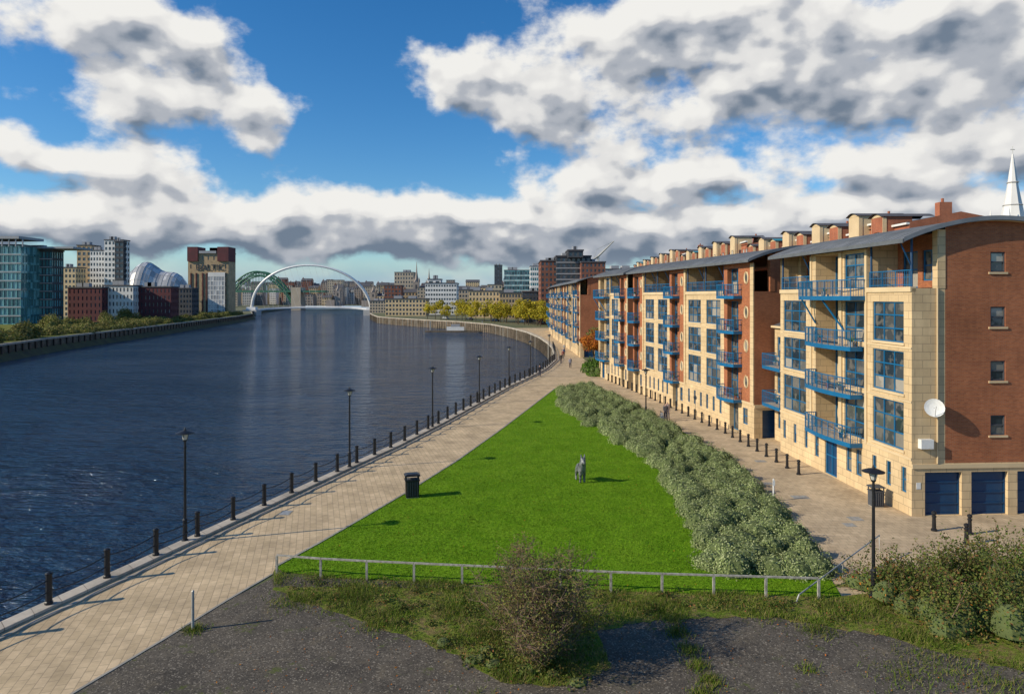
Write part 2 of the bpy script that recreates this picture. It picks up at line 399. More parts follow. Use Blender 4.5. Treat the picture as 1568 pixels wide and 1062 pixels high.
prom_in=[(-13.3,20.7),(-12.2,24),(-11.3,27),(-10.4,29.6),(-10.5,30.4),(-9.4,33.3),(-8.0,37.4),(-6.4,42.2),(-4.0,50.2),(-.8,62.7),(5.6,89.6)]
prom=[(-28,-8),(-22,14)]+quay[3:21]+[(14,267),(14,120),(12,104),(10.8,95)]+prom_in[::-1]+[(-16,10),(-20,-8)]
sheet('promenade_pavement',prom,.006,'pave')
street=[(5.6,89.6),(10.8,95),(12,104),(14,120),(40,120),(40,20),(26,20),(13,27.5),(13.4,29.2),(9,31),(9.7,39.8),(8.8,55)]
sheet('street_pavement',street,.010,'pave2')
lawn=[(-10.0,29.8)]+prom_in[4:]+[(11.2,93),(13.2,76),(15.2,61.2),(16,50.2),(15.2,37.4),(13.6,29.2),(13.2,27.3),(4.85,27.8),(-7.6,29.2)]
sheet('lawn',lawn,.030,'lawn')
rough=[(-10.5,30.2),(-10.0,29.9),(-7.6,29.3),(4.85,27.9),(13.2,27.4),(18,28.4),(26,27),(30,22),(24,19.6),(17,21.4),(13,24.3),(9.6,25.6),(6,25.5),(3,24.6),(3.2,22),(1.6,21),(-.3,21.2),(-1.8,22.8),(-3.5,24),(-6,25.6),(-8.6,27),(-9.9,28.3)]
sheet('rough_grass',rough[:5]+ragged(rough[5:],.3,.15)[:-1],.022,'rough')
asph=[(-20,-8),(-16,10),(-13.3,20.7),(-12.2,24),(-11.3,27),(-10.2,29.2),(-9.8,29.4),(0,28),(14,27),(30,26),(40,20),(40,-8)]
sheet('asphalt_yard',asph,.014,'asphalt')
b=MB(); ribbon(b,prom_in[4:],-.07,.07,0,.06,'kerb'); ribbon(b,[(-16,10)]+prom_in[:4],-.05,.05,0,.035,'kerb'); b.finish('lawn_edging_kerb')
b=MB()
for x,y,sx,sy in ((17.3,41,.5,.35),(18.6,37,.35,.35),(17.8,36,.3,.3),(16.5,44,.3,.3),(-12.6,38,.3,.4),(18.2,50,.4,.3)):
    b.box(x-sx,x+sx,y-sy,y+sy,.012,.018,'kerb'); b.box(x-sx+.06,x+sx-.06,y-sy+.06,y+sy-.06,.019,.022,'galv')
b.finish('manhole_cover')
blades('lawn_grass_blades',lawn,200000,.07,.016,'blade',keep=lambda P: rng.uniform(0,1,len(P))<np.clip(1.6-P[:,1]/55,.25,1))
def patchv(P): return np.sin(P[:,0]*1.7+P[:,1]*.9)+np.sin(P[:,0]*.8-P[:,1]*2.3+1)+np.sin(P[:,0]*3.1+2)*.5
def patchy(P): return rng.uniform(-1.2,2.2,len(P))<patchv(P)+.7
blades('rough_grass_blades',rough,90000,.14,.014,'bladeR',keep=patchy,hfun=lambda P: np.clip(.9+patchv(P)*.35,.5,2))
tf=[]
for (x,y,r,n) in ((-11.45,24.6,.28,300),(5.9,24.4,.3,350),(6.0,23.2,.25,300),(6.05,22.2,.25,300),(6.2,21.3,.25,350),(5.8,20.6,.25,300),(6.0,25.4,.3,300),(-8.5,27,.7,700),(-5.0,24.9,.4,300),(9.5,22,.25,120),(12.5,21.5,.8,350),(2.6,25.5,.5,500),(-1,20.2,.5,200),(15,21,.9,600),(4.2,26.5,.6,600),(9.5,26,.7,600),(-6.5,26.6,.6,500),(11,24.6,.5,400),(14,22.6,.9,500),(18,20.6,.9,500)):
    q=rng.normal(size=(n,2))*r*.8+np.array([x,y]); tf.append(q)
P=np.concatenate(tf); n=len(P); C=np.c_[P,np.full(n,.02)]; a=rng.uniform(0,6.28,n); t=np.c_[np.cos(a),np.sin(a),np.zeros(n)]
hh=.17*rng.uniform(.3,1.3,n); tip=C+np.c_[rng.normal(size=(n,2))*.08,hh]
npmesh('weed_tufts',np.stack([C-t*.014,C+t*.014,tip],1).reshape(-1,3),'bladeR',3)
Wp=samp([(-9.5,28.6),(-7.4,29),(4,27.6),(13,27),(13,24.8),(6,26),(2.5,24.8),(2.8,22),(1.2,21.4),(-.3,21.6),(-3.2,24.2),(-8.4,27.2)],170)
LC=[]
for p in Wp:
    m=60; r=rng.uniform(.08,.3); LC.append(np.c_[rng.normal(size=(m,2))*r+p,rng.uniform(.03,.22,m)*(.5+r*2)])
leaves('low_weeds',np.concatenate(LC),.040,'bramble')
q=np.concatenate([samp([(-10,20),(20,20),(20,27),(-10,28)],700),samp(lawn,400)]); leaves('fallen_leaves',np.c_[q,np.full(len(q),.05)],.033,'orange',None,np.tile([0,0,1.],(len(q),1)),.3)
# ------------------------------------------------------------------ foliage
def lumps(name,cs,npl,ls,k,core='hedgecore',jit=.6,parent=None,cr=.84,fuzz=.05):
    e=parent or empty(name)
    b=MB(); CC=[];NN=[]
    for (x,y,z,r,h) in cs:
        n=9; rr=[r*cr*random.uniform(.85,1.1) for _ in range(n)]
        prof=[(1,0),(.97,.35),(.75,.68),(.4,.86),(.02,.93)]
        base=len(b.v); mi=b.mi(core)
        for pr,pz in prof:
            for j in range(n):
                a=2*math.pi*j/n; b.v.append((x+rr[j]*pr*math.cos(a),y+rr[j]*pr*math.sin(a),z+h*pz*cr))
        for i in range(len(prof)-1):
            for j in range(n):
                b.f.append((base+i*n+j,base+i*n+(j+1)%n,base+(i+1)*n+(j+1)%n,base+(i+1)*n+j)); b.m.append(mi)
        m=int(npl*(r/.6)**2)
        d=unit(rng.normal(size=(m,3))); d[:,2]=np.abs(d[:,2])
        ph=rng.uniform(0,6.28,4)
        az=np.arctan2(d[:,1],d[:,0]); wob=1+.10*np.sin(3*az+ph[0]+4*d[:,2])+.08*np.sin(7*az+ph[1]+5*d[:,2])+rng.normal(size=m)*fuzz
        C=d*wob[:,None]*np.array([r,r,h])+np.array([x,y,z]); CC.append(C); NN.append(unit(d/np.array([r,r,h])))
    b.finish('core',e)
    C=np.concatenate(CC); N=np.concatenate(NN)
    leaves('foliage',C,ls,k,e,N,jit)
    return e
hpoly=[(6.2,86.5),(5.3,75),(7.4,63.7),(9.1,55.2),(10.3,48.8),(10.0,39.8),(9.3,33),(8.6,29.9),(13.2,29.3),(14.6,37.4),(15.4,50.2),(14.6,61.2),(12.5,76),(10.5,92)]
H=[];tries=0
while tries<9000 and len(H)<400:
    tries+=1; p=samp(hpoly,1)[0]
    dmin=.92 if p[1]<50 else 1.0
    if all((p[0]-q[0])**2+(p[1]-q[1])**2>dmin*dmin for q in H):
        r=random.uniform(.62,.98); H.append((p[0],p[1],0,r,random.uniform(.6,1.05)))
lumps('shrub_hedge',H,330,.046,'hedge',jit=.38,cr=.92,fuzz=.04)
def twiggy(name,x,y,h,wid,nb,nleaf,k,ls,tw='twig',seedv=1):
    e=empty(name,(x,y,0)); b=MB(); tips=[]
    rnd=random.Random(seedv)
    for i in range(nb):
        a=rnd.uniform(0,6.28); lean=rnd.uniform(.1,1)**.8*wid; hh=h*rnd.uniform(.5,1.0)*(1-.3*(lean/wid)**2)
        p=Vector((rnd.uniform(-.45,.45),rnd.uniform(-.35,.35),0)); pts=[p]; n=5
        for j in range(1,n+1):
            f=j/n; q=Vector((math.cos(a)*lean*f**.8,math.sin(a)*lean*f**.8,hh*f))+Vector((rnd.gauss(0,.08),rnd.gauss(0,.08),0)); pts.append(q)
        b.tube(pts,[.026*(1-j/n*.75) for j in range(n+1)],tw,4,False)
        for j in range(1,n+1):
            for s in range(5):
                q=pts[j]; f=j/n
                d=Vector((rnd.gauss(0,1),rnd.gauss(0,1),rnd.uniform(-.1,1.2))).normalized()*rnd.uniform(.3,.85)
                m=q+d*.5+Vector((rnd.gauss(0,.04),)*3); en=q+d
                b.tube([q,m,en],[.011,.008,.004],tw,3,False)
                tips+= [m,en,q+d*.75]
                for s2 in range(3):
                    d2=Vector((rnd.gauss(0,1),rnd.gauss(0,1),rnd.uniform(-.2,1))).normalized()*.28
                    b.tube([m,m+d2],[.006,.003],tw,3,False); tips.append(m+d2)
    b.finish('branches',e)
    T=np.array([tuple(t) for t in tips]); idx=rng.integers(0,len(T),nleaf)
    leaves('leaves',T[idx]+rng.normal(size=(nleaf,3))*.08,ls,k,e)
    return e
twiggy('twiggy_shrub',.85,22.6,3.75,2.15,58,24000,'shrub',.034,seedv=3)
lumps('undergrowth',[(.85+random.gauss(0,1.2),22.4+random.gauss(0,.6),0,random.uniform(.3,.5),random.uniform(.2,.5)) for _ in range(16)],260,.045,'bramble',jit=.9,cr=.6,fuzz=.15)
R=[]
for i in range(120):
    t=random.random(); x=14.2+t*13; y=26.3+random.uniform(-2.2,2.2)-t*1.0
    hmax=.7+1.5*min(1,t*1.8)
    R.append((x,y,random.uniform(0,.25),random.uniform(.55,1.0),random.uniform(.6,1)*hmax+.3))
for i in range(30): R.append((random.uniform(17,26),random.uniform(24,28),.8,random.uniform(.5,.95),random.uniform(1.0,1.9)))
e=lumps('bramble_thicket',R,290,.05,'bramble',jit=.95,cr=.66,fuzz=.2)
C=[]
for (x,y,z,r,h) in R[:70]:
    m=25; d=unit(rng.normal(size=(m,3))); d[:,2]=np.abs(d[:,2])*.6; C.append(d*np.array([r,r,h])*1.12+np.array([x,y,z]))
leaves('autumn_foliage',np.concatenate(C),.06,'orange',e)
b=MB(); ex=[]
for i in range(420):
    x,y,z,r,h=random.choice(R); p=Vector((x+random.gauss(0,.3),y+random.gauss(0,.3),z+h*.6)); d=Vector((random.gauss(0,.5),random.gauss(0,.5),random.uniform(.5,1))).normalized()*random.uniform(.6,1.5)
    b.tube([p,p+d*.5,p+d+Vector((0,0,-.05))],[.012,.009,.004],'twig',3,False)
    for f in np.linspace(.4,1,14): ex.append(tuple(p+d*float(f)))
b.finish('stems',e)
ex=np.array(ex); leaves('stem_leaves',ex+rng.normal(size=ex.shape)*.05,.05,'bramble',e)
def tree(name,x,y,h,cr,k,nl,ls,trunk=.35,seedv=0):
    e=empty(name,(x,y,0)); b=MB(); rnd=random.Random(seedv); th=h*trunk
    b.tube([(0,0,0),(.03*h*.3,0,th*.6),(0,.02*h,th),(0,0,h*.8)],[h*.025,h*.02,h*.016,h*.005],'bark',7)
    cs=[]
    for i in range(16):
        a=rnd.uniform(0,6.28); z0=th*rnd.uniform(.7,1.6); zz=rnd.uniform(th+.1*h,h*.93)
        rad=cr*rnd.uniform(.35,.85)*math.sin(math.pi*min(.95,max(.12,(zz-th*.6)/(h-th*.6))))**.6
        p=Vector((math.cos(a)*rad,math.sin(a)*rad,zz))
        b.tube([(0,0,z0),(p.x*.5,p.y*.5,(z0+zz)/2+.05*h),tuple(p)],[h*.009,h*.006,h*.002],'bark',4,False)
        cs.append((p,cr*rnd.uniform(.28,.45)))
    b.finish('trunk',e); CC=[];NN=[]
    for p,r in cs:
        m=nl//len(cs); d=unit(rng.normal(size=(m,3))); CC.append(d*(r*rng.uniform(.55,1.15,m))[:,None]*np.array([1,1,.8])+np.array(tuple(p))); NN.append(d)
    leaves('crown',np.concatenate(CC),ls,k,e,np.concatenate(NN),.8)
    return e
tree('autumn_tree',13.9,116,6.8,2.3,'orange',4000,.14,seedv=2)
tree('small_tree',15.5,124,6.5,2.4,'olive',3000,.14,seedv=5)
lumps('evergreen_bush',[(13.0+random.gauss(0,.9),109+random.gauss(0,2),0,random.uniform(.8,1.2),random.uniform(1.4,2.5)) for _ in range(12)],110,.13,'green',jit=.8,cr=.7)
sheet('grass_verge',[(11.6,104),(14.2,106),(16,122),(12.8,124),(11.6,114)],.034,'lawn')
e=empty('row_of_distant_trees'); CC=[];NN=[]; b=MB()
for ln in ([(24,255),(12,282),(4,304),(-12,334),(-30,361),(-50,384)],[(30,262),(16,296),(2,322),(-12,345)]):
  for p in resample(ln,6.0):
    x=p.x+random.gauss(0,.8);y=p.y+random.gauss(0,1); h=random.uniform(8,11.5)
    b.tube([(x,y,0),(x,y,h*.6)],[.2,.1],'bark',5)
    for s in range(11):
        a=random.uniform(0,6.28); rr=random.uniform(.3,2.6); c=np.array([x+math.cos(a)*rr,y+math.sin(a)*rr,random.uniform(h*.35,h*.9)])
        d=unit(rng.normal(size=(80,3))); CC.append(c+d*random.uniform(1.0,1.8)*rng.uniform(.6,1.1,(80,1))); NN.append(d)
b.finish('trunks',e); leaves('crowns',np.concatenate(CC),.32,'yellow',e,np.concatenate(NN))
S=[]
for i in range(260):
    y=random.uniform(178,480); f=(y-172)/(464-172); x0=-131-52*f
    S.append((x0-random.uniform(1.5,26)*(.5+f*.6),y,0,random.uniform(1.2,3.0),random.uniform(1,2.8)))
for (x,y,r) in ((-146,203,4.2),(-141,196,3),(-170,250,4),(-166,262,3.5),(-178,300,4),(-185,330,5),(-192,352,5),(-196,380,5),(-178,275,3)):
    for j in range(5): S.append((x+random.gauss(0,r*.4),y+random.gauss(0,r*.4),random.uniform(0,1.5),r*.6,random.uniform(.6,1)*r))
lumps('riverside_scrub',S,24,.30,'olive',jit=.9,cr=.7,fuzz=.12)
sheet('riverside_grass',[(-131,160),(-136.5,200),(-152.5,300),(-176.5,440),(-190.5,500),(-260,500),(-250,300),(-190,160)],.03,'rough')
def car(x,y,rz,k,van=False):
    e=empty('parked_van' if van else 'parked_car',(x,y,.05),rz); b=MB(); h=2.2 if van else 1.45
    prof=[(-2.1,.35),(-2.15,.8),(-1.9,.95),(-1.5,h-.05),(.7,h) if not van else (.9,h),(1.3,1.0) if not van else (1.6,1.2),(2.1,.85),(2.2,.4)]
    for s in (-.85,.85): b.face([(p[0],s,p[1]) for p in prof],k)
    for i in range(len(prof)):
        a,c=prof[i],prof[(i+1)%len(prof)]; b.face([(a[0],-.85,a[1]),(a[0],.85,a[1]),(c[0],.85,c[1]),(c[0],-.85,c[1])],'glassfar' if i in (2,4) else k)
    for s in (-.856,.856): b.face([(-1.5,s,1.0),(-1.3,s,h-.12),(.55,s,h-.12),(1.0,s,1.02)],'glassfar')
    for cx in (-1.35,1.35):
        for s in (-.8,.8): b.tube([(cx,s-.1,.32),(cx,s+.1,.32)],.32,'black',12)
    b.finish('body_windows_wheels',e)
car(-146,188,.2,'whitep',True); car(-150,189,.2,'whitep'); car(-155,192,.3,'grey'); car(-160,194,.2,'whitep',True); car(-166,197,.3,'navy')
for i in range(5): car(-36+i*14,372-i*17,-.9,random.choice(['whitep','grey','navy','black']))
# ------------------------------------------------------------------ quayside apartment blocks
D_=9.6
def roofz(v): return 16.2-1.15*((v-4.8)/5.4)**2
U=(1,0,0)
def balcony(b,u0,u1,z,p,curved=True,h=1.05,mat='blue',slabm='cream'):
    n=8 if curved else 1
    pts=[(u0,0)]
    if curved: pts+=[(u0+(u1-u0)*i/n,-p*(.72+.28*math.sin(math.pi*i/n))) for i in range(n+1)]
    else: pts+=[(u0,-p),(u1,-p)]
    pts.append((u1,0))
    for zz in (z-.16,z): b.face([(q[0],q[1],zz) for q in pts],slabm)
    for i in range(len(pts)-1):
        a,c=pts[i],pts[i+1]
        L=math.hypot(c[0]-a[0],c[1]-a[1]); 
        if L<1e-4: continue
        ud=((c[0]-a[0])/L,(c[1]-a[1])/L,0); nd=(ud[1],-ud[0],0); O=(a[0],a[1],z)
        b.obox(O,ud,nd,0,L,.0,.03,-.24,.03,mat)
        b.obox(O,ud,nd,0,L,-.03,.03,h-.06,h,mat); b.obox(O,ud,nd,0,L,-.015,.015,h*.5,h*.5+.025,mat)
        b.obox(O,ud,nd,-.025,.025,-.025,.025,0,h,mat)
        m=max(1,int(L/.14))
        for j in range(1,m): b.obox(O,ud,nd,L*j/m-.011,L*j/m+.011,-.01,.01,.03,h-.05,mat)
    r=random.Random(int(u0*31+z*17))
    for _ in range(r.randint(0,3)):
        cx=r.uniform(u0+.5,u1-.5); kk=r.choice(['timber','brick','whitep','navy'])
        b.lathe(cx,-.35,[(.10,z+.02),(.16,z+.32),(.14,z+.33)],kk,8)
        for q in range(14): 
            d=Vector((r.gauss(0,1),r.gauss(0,1),r.uniform(.3,1.5))).normalized()*.35
            b.face([(cx,-.35,z+.3),(cx+d.x*.5-.05,-.35+d.y*.5,z+.3+d.z*.6),(cx+d.x,-.35+d.y,z+.3+d.z),(cx+d.x*.5+.05,-.35+d.y*.5,z+.3+d.z*.5)],'green')
def rail(b,u0,u1,y,z,h=1.0,mat='blue'):
    O=(0,y,z); N=(0,-1,0)
    b.obox(O,U,N,u0,u1,-.03,.03,h-.05,h,mat); b.obox(O,U,N,u0,u1,-.02,.02,.1,.14,mat); b.obox(O,U,N,u0,u1,-.015,.015,h*.55,h*.55+.025,mat)
    m=max(1,int((u1-u0)/.16))
    for j in range(m+1):
        u=u0+(u1-u0)*j/m; t=.025 if j%8==0 else .01; b.obox(O,U,N,u-t,u+t,-t,t,0,h-.05,mat)
FL=[(3.45,6.1),(6.6,8.95),(9.45,11.75)]
def block(name,near,far,bays,detail=True,near_extra=None):
    nx,ny=near; fx,fy=far; L=math.hypot(nx-fx,ny-fy); ang=math.atan2(ny-fy,nx-fx)
    e=empty(name,(fx,fy,0),ang); tot=sum(q[1] for q in bays); sc=L/tot
    wl=MB(); bal=MB(); x=L; N=(0,-1,0)
    for ty,wd in bays:
        wd*=sc; x0=x-wd; O=(x0,0,0)
        if ty=='W':
            ops=[(.55,wd-.7,a,c,3,3) for a,c in FL]
            k=3
            for i in range(k):
                uu=.7+(wd-1.4)*i/(k-1)-.22; ops.append((uu,uu+.45,1.15,2.55,1,2))
            wl.wall(O,U,N,wd,0,12.5,ops,'stone')
            for a,c in FL: wl.obox(O,U,N,.45,wd-.6,.0,.07,a-.14,a-.003,'cream')
            wl.obox(O,U,N,0,wd,.0,.05,3.05,3.2,'cream')
            for zz in (6.2,9.15): wl.obox(O,U,N,.0,wd,.0,.04,zz,zz+.1,'cream')
            wl.wall((x0,1.9,0),U,N,wd,12.5,15.6,[(.5,wd*.45,12.55,14.7,2,2),(wd*.55,wd-.5,12.95,14.7,2,2)],'brick')
            wl.face([(x0,0,12.5),(x,0,12.5),(x,1.9,12.5),(x0,1.9,12.5)],'slate')
            wl.obox(O,U,N,0,wd,-.25,.08,12.3,12.58,'cream')
            rail(bal,x0+.1,x-.1,.08,12.58,.95)
            for q in (x0,x):
                if q!=L: wl.face([(q,0,12.5),(q,1.9,12.5),(q,1.9,roofz(1.9)),(q,0,roofz(0))],'stone')
        elif ty=='C':
            ops=[]
            for a,c in FL+[(12.75,14.75)]:
                ops.append((wd*.63,wd*.95,a-.2,c,2,3)); ops.append((wd*.10,wd*.52,a-.55,c+.1,1,1,'glass',1.5))
            ops.append((wd*.28,wd*.5,0.05,2.6,2,2,'navy')); ops.append((wd*.08,wd*.16,.9,2.5,1,2)); ops.append((wd*.66,wd*.75,.9,2.5,1,2)); ops.append((wd*.82,wd*.91,.9,2.5,1,2))
            wl.wall(O,U,N,wd,0,14.98,ops,'stone')
            for zf in (2.95,5.95,8.9):
                balcony(bal,x0+wd*.10,x0+wd*.92,zf,1.05)
            balcony(bal,x0+wd*.03,x0+wd*.98,12.05,1.35)
            for a in (0,wd-.22): wl.obox(O,U,N,a,a+.22,.0,.08,3.1,14.9,'cream')
            wl.obox(O,U,N,wd*.55,wd*.60,.0,.10,3.1,14.9,'cream')
            bal.tube([(x0+wd*.52,-1.2,12.0),(x0+wd*.62,-.02,9.9)],.06,'blue',5); bal.tube([(x0+wd*.1,-1.1,12.0),(x0+wd*.1,-.02,10.2)],.06,'blue',5)
            for zf in (2.95,5.95,8.9):
                for uu in (x0+wd*.35,):
                    pts=[(uu+.42*math.cos(t*.314),.9,zf+1.2+.62*math.sin(t*.314)) for t in range(21)]
                    wl.tube(pts,.07,'cream',4,False)
        elif ty=='B':
            ops=[]
            for a,c in FL+[(12.75,14.7)]: ops.append((wd*.12,wd*.5,a-.45,c-.1,2,2,'glass',.5))
            gops=[(wd*.2,wd*.5,.05,2.6,2,1,'glass',.5),(wd*.65,wd*.8,1.0,2.4,1,2)]
            wl.wall(O,U,N,wd,2.9,14.98,ops,'brick'); wl.wall(O,U,N,wd,0,2.9,gops,'stone')
            wl.obox(O,U,N,0,wd,.0,.06,2.85,3.0,'cream'); wl.obox(O,U,N,wd*.9,wd,.0,.09,3.0,14.9,'stone')
            for zf in (3.0,6.1,9.0,12.1): balcony(bal,x0+wd*.02,x0+wd*.62,zf,1.1,curved=True)
            for zf in (4.7,7.8,10.7,13.7):
                pts=[(x0+wd*.76+.3*math.cos(t*.393),-.02,zf+.5*math.sin(t*.393)) for t in range(17)]
                wl.tube(pts,.08,'cream',4,False)
                wl.face([(x0+wd*.76+.28*math.cos(t*.393),-.012,zf+.48*math.sin(t*.393)) for t in range(16)],'glass')
        x=x0
    GU=(0,1,0)
    for q,GN in ((L,(1,0,0)),(0,(-1,0,0))):
        k0='stone' if bays[0][0]=='W' else 'brick'
        wl.wall((q,0,0),GU,GN,1.9,2.9,12.5,[],k0)
        wl.obox((q,0,0),GU,GN,1.45,1.9,-.4,.03,12.5,roofz(1.5)-.05,k0)
        z1=14.9
        go=[(4.5-1.9,5.35-1.9,a,a+1.1,1,2) for a in (4.4,7.4,10.38,13.4)] + [(8.0-1.9,8.6-1.9,a,a+1.1,1,2) for a in (4.4,7.4,10.38)]
        wl.wall((q,1.9,0),GU,GN,D_-1.9,2.9,z1,go,'brick',fr='darkcl',rev=.1)
        for o in go:
            wl.obox((q,1.9,0),GU,GN,o[0]-.12,o[1]+.12,.003,.06,o[2]-.12,o[2]-.01,'cream')
        n=10
        for i in range(n):
            va=1.9+(D_-1.9)*i/n; vb=1.9+(D_-1.9)*(i+1)/n
            wl.face([(q,va,z1),(q,vb,z1),(q,vb,roofz(vb)),(q,va,roofz(va))],'brick')
        gd=[(.75+2.65*i,.75+2.65*i+2.1,.02,2.4,1,4,'navy',.25) for i in range(3)]
        wl.wall((q,0,0),GU,GN,D_,0,2.9,gd if q==L else [],'stone',fr='navy')
        wl.obox((q,0,0),GU,GN,.0,D_,.003,.07,2.62,2.86,'cream')
    wl.wall((0,D_,0),U,(0,1,0),L,0,14.9,[],'brick')
    wl.finish('walls_and_windows',e)
    if near_extra: near_extra(e,L)
    bal.finish('balconies',e)
    rf=MB(); n=18; x0,x1=-.45,L+.45; vs=[-.75+(10.35+.75)*i/n-.0 for i in range(n+1)]
    for i in range(n):
        a,c=vs[i],vs[i+1]
        for dz,k in ((0,'cream'),(.16,'roof')):
            rf.face([(x0,a,roofz(a)+dz),(x1,a,roofz(a)+dz),(x1,c,roofz(c)+dz),(x0,c,roofz(c)+dz)],k)
        for q in (x0,x1): rf.face([(q,a,roofz(a)),(q,c,roofz(c)),(q,c,roofz(c)+.16),(q,a,roofz(a)+.16)],'fascia')
        rf.face([(x1+.03,a,roofz(a)+.03),(x1+.03,c,roofz(c)+.03),(x1+.03,c,roofz(c)+.26),(x1+.03,a,roofz(a)+.26)],'roof')
    for y in (vs[0],vs[-1]): rf.box(x0,x1,y-.06 if y<0 else y+.001,y-.001 if y<0 else y+.06,roofz(y)-.04,roofz(y)+.18,'fascia')
    m=int((x1-x0)/.5)
    for j in range(m+1):
        xx=x0+(x1-x0)*j/m
        for i in range(n):
            a,c=vs[i],vs[i+1]
            rf.face([(xx-.02,a,roofz(a)+.16),(xx-.02,c,roofz(c)+.16),(xx,c,roofz(c)+.205),(xx,a,roofz(a)+.205)],'fascia')
            rf.face([(xx+.02,a,roofz(a)+.16),(xx+.02,c,roofz(c)+.16),(xx,c,roofz(c)+.205),(xx,a,roofz(a)+.205)],'roof')
    x=L
    for ty,wd in bays:
        wd*=sc
        if ty=='W':
            for q in (x-.2,x-wd+.2): rf.tube([(q,.12,12.5),(q,.12,roofz(.1))],.07,'navy',6)
            rf.tube([(x-.2,.12,13.7),(x-.2,-.5,14.95)],.04,'navy',5)
        x-=wd
    rf.finish('roof',e)
    return e
def extraA(e,L):
    b=MB()
    c=Vector((L+.35,1.05,6.0)); n=Vector((1,-.45,.35)).normalized(); a=n.cross(Vector((0,0,1))).normalized(); d=n.cross(a)
    base=len(b.v)
    for ri,off in ((.02,-.10),(.25,-.08),(.40,-.04),(.50,.0)):
        for j in range(18):
            t=2*math.pi*j/18; p=c+(a*math.cos(t)+d*math.sin(t))*ri+n*off; b.v.append(tuple(p))
    for i in range(3):
        for j in range(18): b.f.append((base+i*18+j,base+i*18+(j+1)%18,base+(i+1)*18+(j+1)%18,base+(i+1)*18+j)); b.m.append(b.mi('whitep'))
    b.tube([tuple(c-n*.1),(L,1.05,5.9)],.025,'galv',5); b.tube([tuple(c+d*.45),tuple(c+n*.45)],.015,'galv',4)
    b.obox((L,0,0),(0,1,0),(1,0,0),.35,1.05,.003,.3,3.75,4.25,'whitep')
    b.obox((L,0,0),(0,1,0),(1,0,0),.25,.5,.003,.02,1.5,1.85,'whitep')
    b.tube([(L+.06,1.42,2.9),(L+.06,1.42,12.5)],.045,'cream',6)
    b.finish('satellite_dish_and_fittings',e)
block('quayside_apartment_building',(21.9,37.4),(21.0,53.4),[('W',4.2),('C',7.0),('W',4.8)],near_extra=extraA)
block('quayside_apartment_building',(20.5,57.8),(15.6,88.0),[('B',5.4),('W',4.2),('W',4.2),('B',4.4),('W',4.0),('W',4.0),('B',4.0)])
block('quayside_apartment_building',(15.3,90.0),(13.2,103.5),[('B',3.6),('W',4.4),('C',6)])
block('quayside_apartment_building',(13.6,136),(13.0,168),[('B',5),('W',4.5),('W',4.5),('C',6),('W',4.5),('B',4.5)])
block('quayside_apartment_building',(13.1,171),(12.3,205),[('B',5),('W',4.5),('C',6),('W',4.5),('B',4.5),('W',4.5)])
block('quayside_apartment_building',(12.3,208),(13.5,250),[('B',5),('W',4.5),('W',4.5),('C',6),('W',4.5),('W',4.5),('B',5),('W',5)])
ln_=MB()
e=empty('link_building',(20.9,57.6,0),math.atan2(-4,.2))
N=(0,-1,0)
ln_.wall((0,1.3,0),U,N,4.1,0,9.6,[(.5,1.5,4,5.7,2,3),(.5,1.5,7,8.7,2,3),(2.3,3.5,4,5.7,2,3),(2.3,3.5,7,8.7,2,3),(.6,1.1,1.1,2.5,1,2),(2.4,3.4,.05,2.4,2,2)],'stone')
ln_.face([(-.1,1.1,9.6),(4.2,1.1,9.6),(4.2,6,11.5),(-.1,6,11.5)],'slate'); ln_.box(-.1,4.2,1.0,1.2,9.45,9.62,'cream')
ln_.finish('walls_and_roof',e)
bb=MB(); balcony(bb,.3,3.6,3.2,.0+1.2,False); balcony(bb,.3,3.6,6.3,1.2,False)
for i in range(len(bb.v)): bb.v[i]=(bb.v[i][0],bb.v[i][1]+1.3,bb.v[i][2])
bb.finish('balconies',e)
